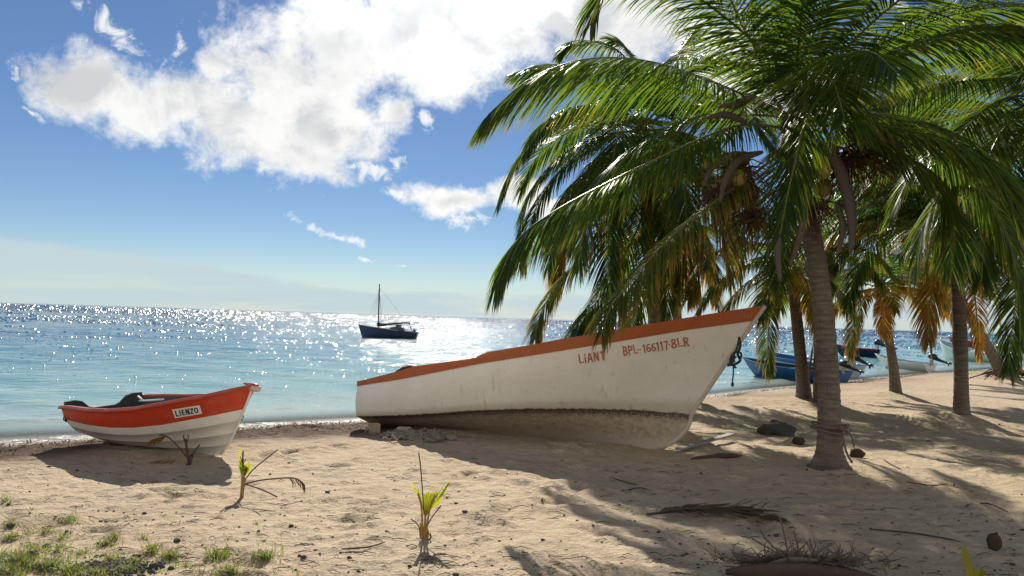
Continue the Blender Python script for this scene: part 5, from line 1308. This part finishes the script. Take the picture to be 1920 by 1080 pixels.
# rope round the front trunk
mb = MB(); R = random.Random(8)
rope_pts = lambda y, r, ph: [at(1557, y, D1) + V((math.cos(a) * r, math.sin(a) * r, .02 * math.sin(a * 2 + ph))) for a in [k * 2 * math.pi / 20 for k in range(21)]]
mb.tube(rope_pts(800, .196, 0), .014, 6); mb.tube(rope_pts(805, .204, 1.4), .013, 6); mb.tube(rope_pts(797, .190, 2.6), .010, 6)
mb.tube(bez([at(1580, 806, D1 - .20), at(1582, 828, D1 - .24), at(1588, 850, D1 - .30), at(1598, 868, D1 - .36)], 10), .012, 6)
mb.tube(bez([at(1583, 804, D1 - .18), at(1592, 812, D1 - .2), at(1600, 826, D1 - .2), at(1601, 838, D1 - .2)], 8), .009, 6)
mb.blob(at(1578, 803, D1 - .24), (.03, .03, .03), 0, .3, 3, 8)
tag(mb.build('rope', M_ROPE), 'frayed rope tied round the flared base of the front palm', 'rope')

# litter: small husk bits, twigs and stones on the sand
mb = MB(); R = random.Random(99)
for i in range(1100):
    px, py = R.uniform(0, 1920), 1080 - 300 * R.random() ** 1.3
    if px < 1300 and py < 860: continue
    g = gnd(px, py) if py > 720 else None
    if g is None or g.y > 20: continue
    s_ = R.uniform(.003, .009) * (1.8 if R.random() < .1 else 1)
    if R.random() < .55: mb.blob(g + V((0, 0, s_ * .4)), (s_ * R.uniform(1, 1.8), s_, s_ * .7), 0, .3, i, 6)
    else:
        a_ = R.uniform(-.5, .5); L_ = R.uniform(.03, .13); d = V((math.cos(a_), math.sin(a_), 0))
        mb.tube([g - d * L_ / 2 + V((0, 0, .004)), g + V((0, 0, R.uniform(.006, .02))), g + d * L_ / 2 + V((0, 0, .004))], [.002, .003, .0015], 4)
for a_ in ([(1150, 899), (1180, 908), (1195, 911)], [(1185, 919), (1215, 921)], [(1655, 862), (1675, 875), (1690, 882)], [(1630, 995), (1700, 1001), (1760, 1010), (1800, 1018)], [(1700, 906), (1745, 912), (1775, 909)], [(1810, 952), (1850, 946), (1890, 962)], [(640, 1033), (690, 1029), (722, 1020)]):
    pts = [gnd(x, y) + V((0, 0, .012)) for x, y in a_]
    if len(pts) == 2: pts.insert(1, (pts[0] + pts[1]) / 2 + V((0, 0, .01)))
    mb.tube(bez(pts, 8), [.004, .006, .007, .006, .007, .006, .006, .005, .003], 5)
o = mb.build('beach_litter', M_DEAD); o['kind'] = 'stuff'; o['label'] = 'small twigs and husk crumbs scattered over the sand'; o['category'] = 'litter'
# wrack: dry seaweed heaped along the waterline
mb = MB(); R = random.Random(55)
cnt = 0
wx = np.array([R.uniform(-8.5, 22) for _ in range(24000)]); wy = np.interp(wx, SX, SY) - np.array([R.gauss(2.2, .65) if q < 1 else R.gauss(1.4, .3) for q in wx])
ws = inland(wx, wy); wz = ground_h(wx, wy)
for x, y, s, z in zip(wx, wy, ws, wz):
    if s < .5 or s > 3.4: continue
    if x > -1.2 and R.random() < .75: continue
    L_ = R.uniform(.02, .10) * (1 if x < 5 else 1.5); a_ = R.uniform(0, 6.28); d = V((math.cos(a_), math.sin(a_), R.uniform(-.2, .5))) * L_
    p = V((x, y, z + R.uniform(0, .03))); w_ = V((-math.sin(a_), math.cos(a_), 0)) * R.uniform(.004, .012)
    mb.add([p - w_, p + w_, p + d + w_ * .5, p + d - w_ * .5], [(0, 1, 2, 3)])
o = mb.build('seaweed_wrack', M_WRACK, None, False); o['kind'] = 'stuff'; o['label'] = 'brown dry seaweed washed up along the waterline'; o['category'] = 'seaweed'

# grass at the bottom left
M_GRASS, t, b = newmat('beach_grass'); a = attr(t)
c = mixc(t, a[1], (0.09, 0.12, 0.02), (0.27, 0.22, 0.08)); t.links.new(c, b.inputs['Base Color']); b.inputs['Roughness'].default_value = .5
tr = N(t, 'ShaderNodeBsdfTranslucent'); t.links.new(mixc(t, a[1], (0.20, 0.36, 0.04), (0.45, 0.38, 0.10)), tr.inputs[0]); mxs = N(t, 'ShaderNodeMixShader', inp={0: .45}); t.links.new(b.outputs[0], mxs.inputs[1]); t.links.new(tr.outputs[0], mxs.inputs[2]); t.links.new(mxs.outputs[0], t.nodes['Material Output'].inputs[0])
mb = MB(); R = random.Random(64)
def tuft(px, py, rpx, n, h, dryb=.4):
    for k in range(n):
        a_ = R.uniform(0, 6.28); r = abs(R.gauss(0, .55)); g = gnd(px + rpx * r * math.cos(a_), py + rpx * .33 * r * math.sin(a_))
        L_ = h * R.uniform(.5, 1.25); la = R.uniform(0, 6.28); lean = R.uniform(.2, 1.3); d = V((math.cos(la) * lean, math.sin(la) * lean, 1)).normalized(); w_ = V((-d.y, d.x, 0)); w_ = (w_.normalized() if w_.length > 1e-4 else V((1, 0, 0))); w_ = (w_ + V((R.uniform(-1, 1), 0, 0))).normalized() * R.uniform(.0014, .0026)
        gg = min(1, max(0, R.gauss(dryb, .3))); p1_ = g + d * L_ * .5; p2_ = g + d * L_ * .85 + V((d.x, d.y, -.25)) * L_ * .3
        mb.add([g - w_, g + w_, p1_ + w_ * .8, p1_ - w_ * .8, p2_], [(0, 1, 2, 3), (3, 2, 4)], 0, [(0, gg, 0)] * 5)
for x, y, r, n, h in ((10, 938, 24, 60, .07), (132, 980, 24, 90, .075), (15, 985, 16, 60, .07), (20, 1008, 26, 90, .06), (85, 998, 22, 60, .05), (55, 1000, 14, 30, .06), (115, 1010, 20, 60, .08), (200, 1022, 30, 90, .06), (215, 1012, 14, 70, .09), (285, 1035, 22, 120, .08),
                      (320, 1045, 26, 170, .075), (268, 1010, 8, 20, .05), (408, 1046, 30, 210, .085), (495, 1046, 30, 190, .07), (430, 1075, 32, 200, .06), (30, 1055, 55, 650, .075), (100, 1062, 60, 420, .06), (180, 1078, 50, 260, .06), (15, 1075, 40, 300, .07), (135, 1072, 26, 170, .07), (205, 1050, 30, 120, .05), (250, 1056, 24, 110, .06), (110, 1030, 34, 110, .05), (60, 1030, 40, 150, .05), (150, 1040, 30, 80, .04), (240, 1070, 30, 110, .05), (350, 1062, 30, 60, .04),
                      (480, 983, 8, 18, .03), (484, 1003, 6, 14, .03), (330, 962, 5, 5, .03), (155, 950, 6, 5, .04), (60, 955, 10, 12, .04), (312, 915, 4, 4, .04), (1900, 893, 14, 40, .05), (1480, 1010, 4, 6, .04)): tuft(x, y, r, int(n * 1.3), h)
for k in range(160): tuft(R.uniform(0, 560), 1080 - abs(R.gauss(0, 45)), 12, 5, .04, .6)
o = mb.build('beach_grass', M_GRASS, None, False); o['kind'] = 'stuff'; o['label'] = 'sparse green and straw coloured grass tufts in the sand'; o['category'] = 'grass'
# dark clods among the grass
for (x, y, r, lab) in ((88, 1027, .035, 'dark round clod among grass, furthest left'), (62, 1042, .04, 'dark clod low in the grass, just below the furthest left one'), (332, 1016, .03, 'small dark clod on bare sand above the middle tufts'), (295, 1066, .05, 'flat dark clod right of the dark soil patch'), (321, 1068, .025, 'little dark clod right of the flat one'), (569, 1046, .022, 'small grey stone on bare sand right of the grass'), (20, 988, .035, 'dark clod under the grass at the left edge')):
    g = gnd(x, y); r = r * .7; mb = MB(); mb.blob(g + V((0, 0, r * .4)), (r * 1.2, r, r * .7), 0, .35, x, 12); tag(mb.build('soil_clod', M_ROCK), lab, 'clod')
mb = MB(); R = random.Random(15)
for k in range(420):
    g = gnd(R.gauss(215, 34), 1066 + R.gauss(0, 8)); r = R.uniform(.004, .014); mb.blob(g + V((0, 0, r * .3)), (r * 1.4, r, r * .8), 0, .4, k, 8)
o = mb.build('dark_soil', M_ROCK); o['kind'] = 'stuff'; o['label'] = 'crumbly patch of dark soil among the grass'; o['category'] = 'soil'
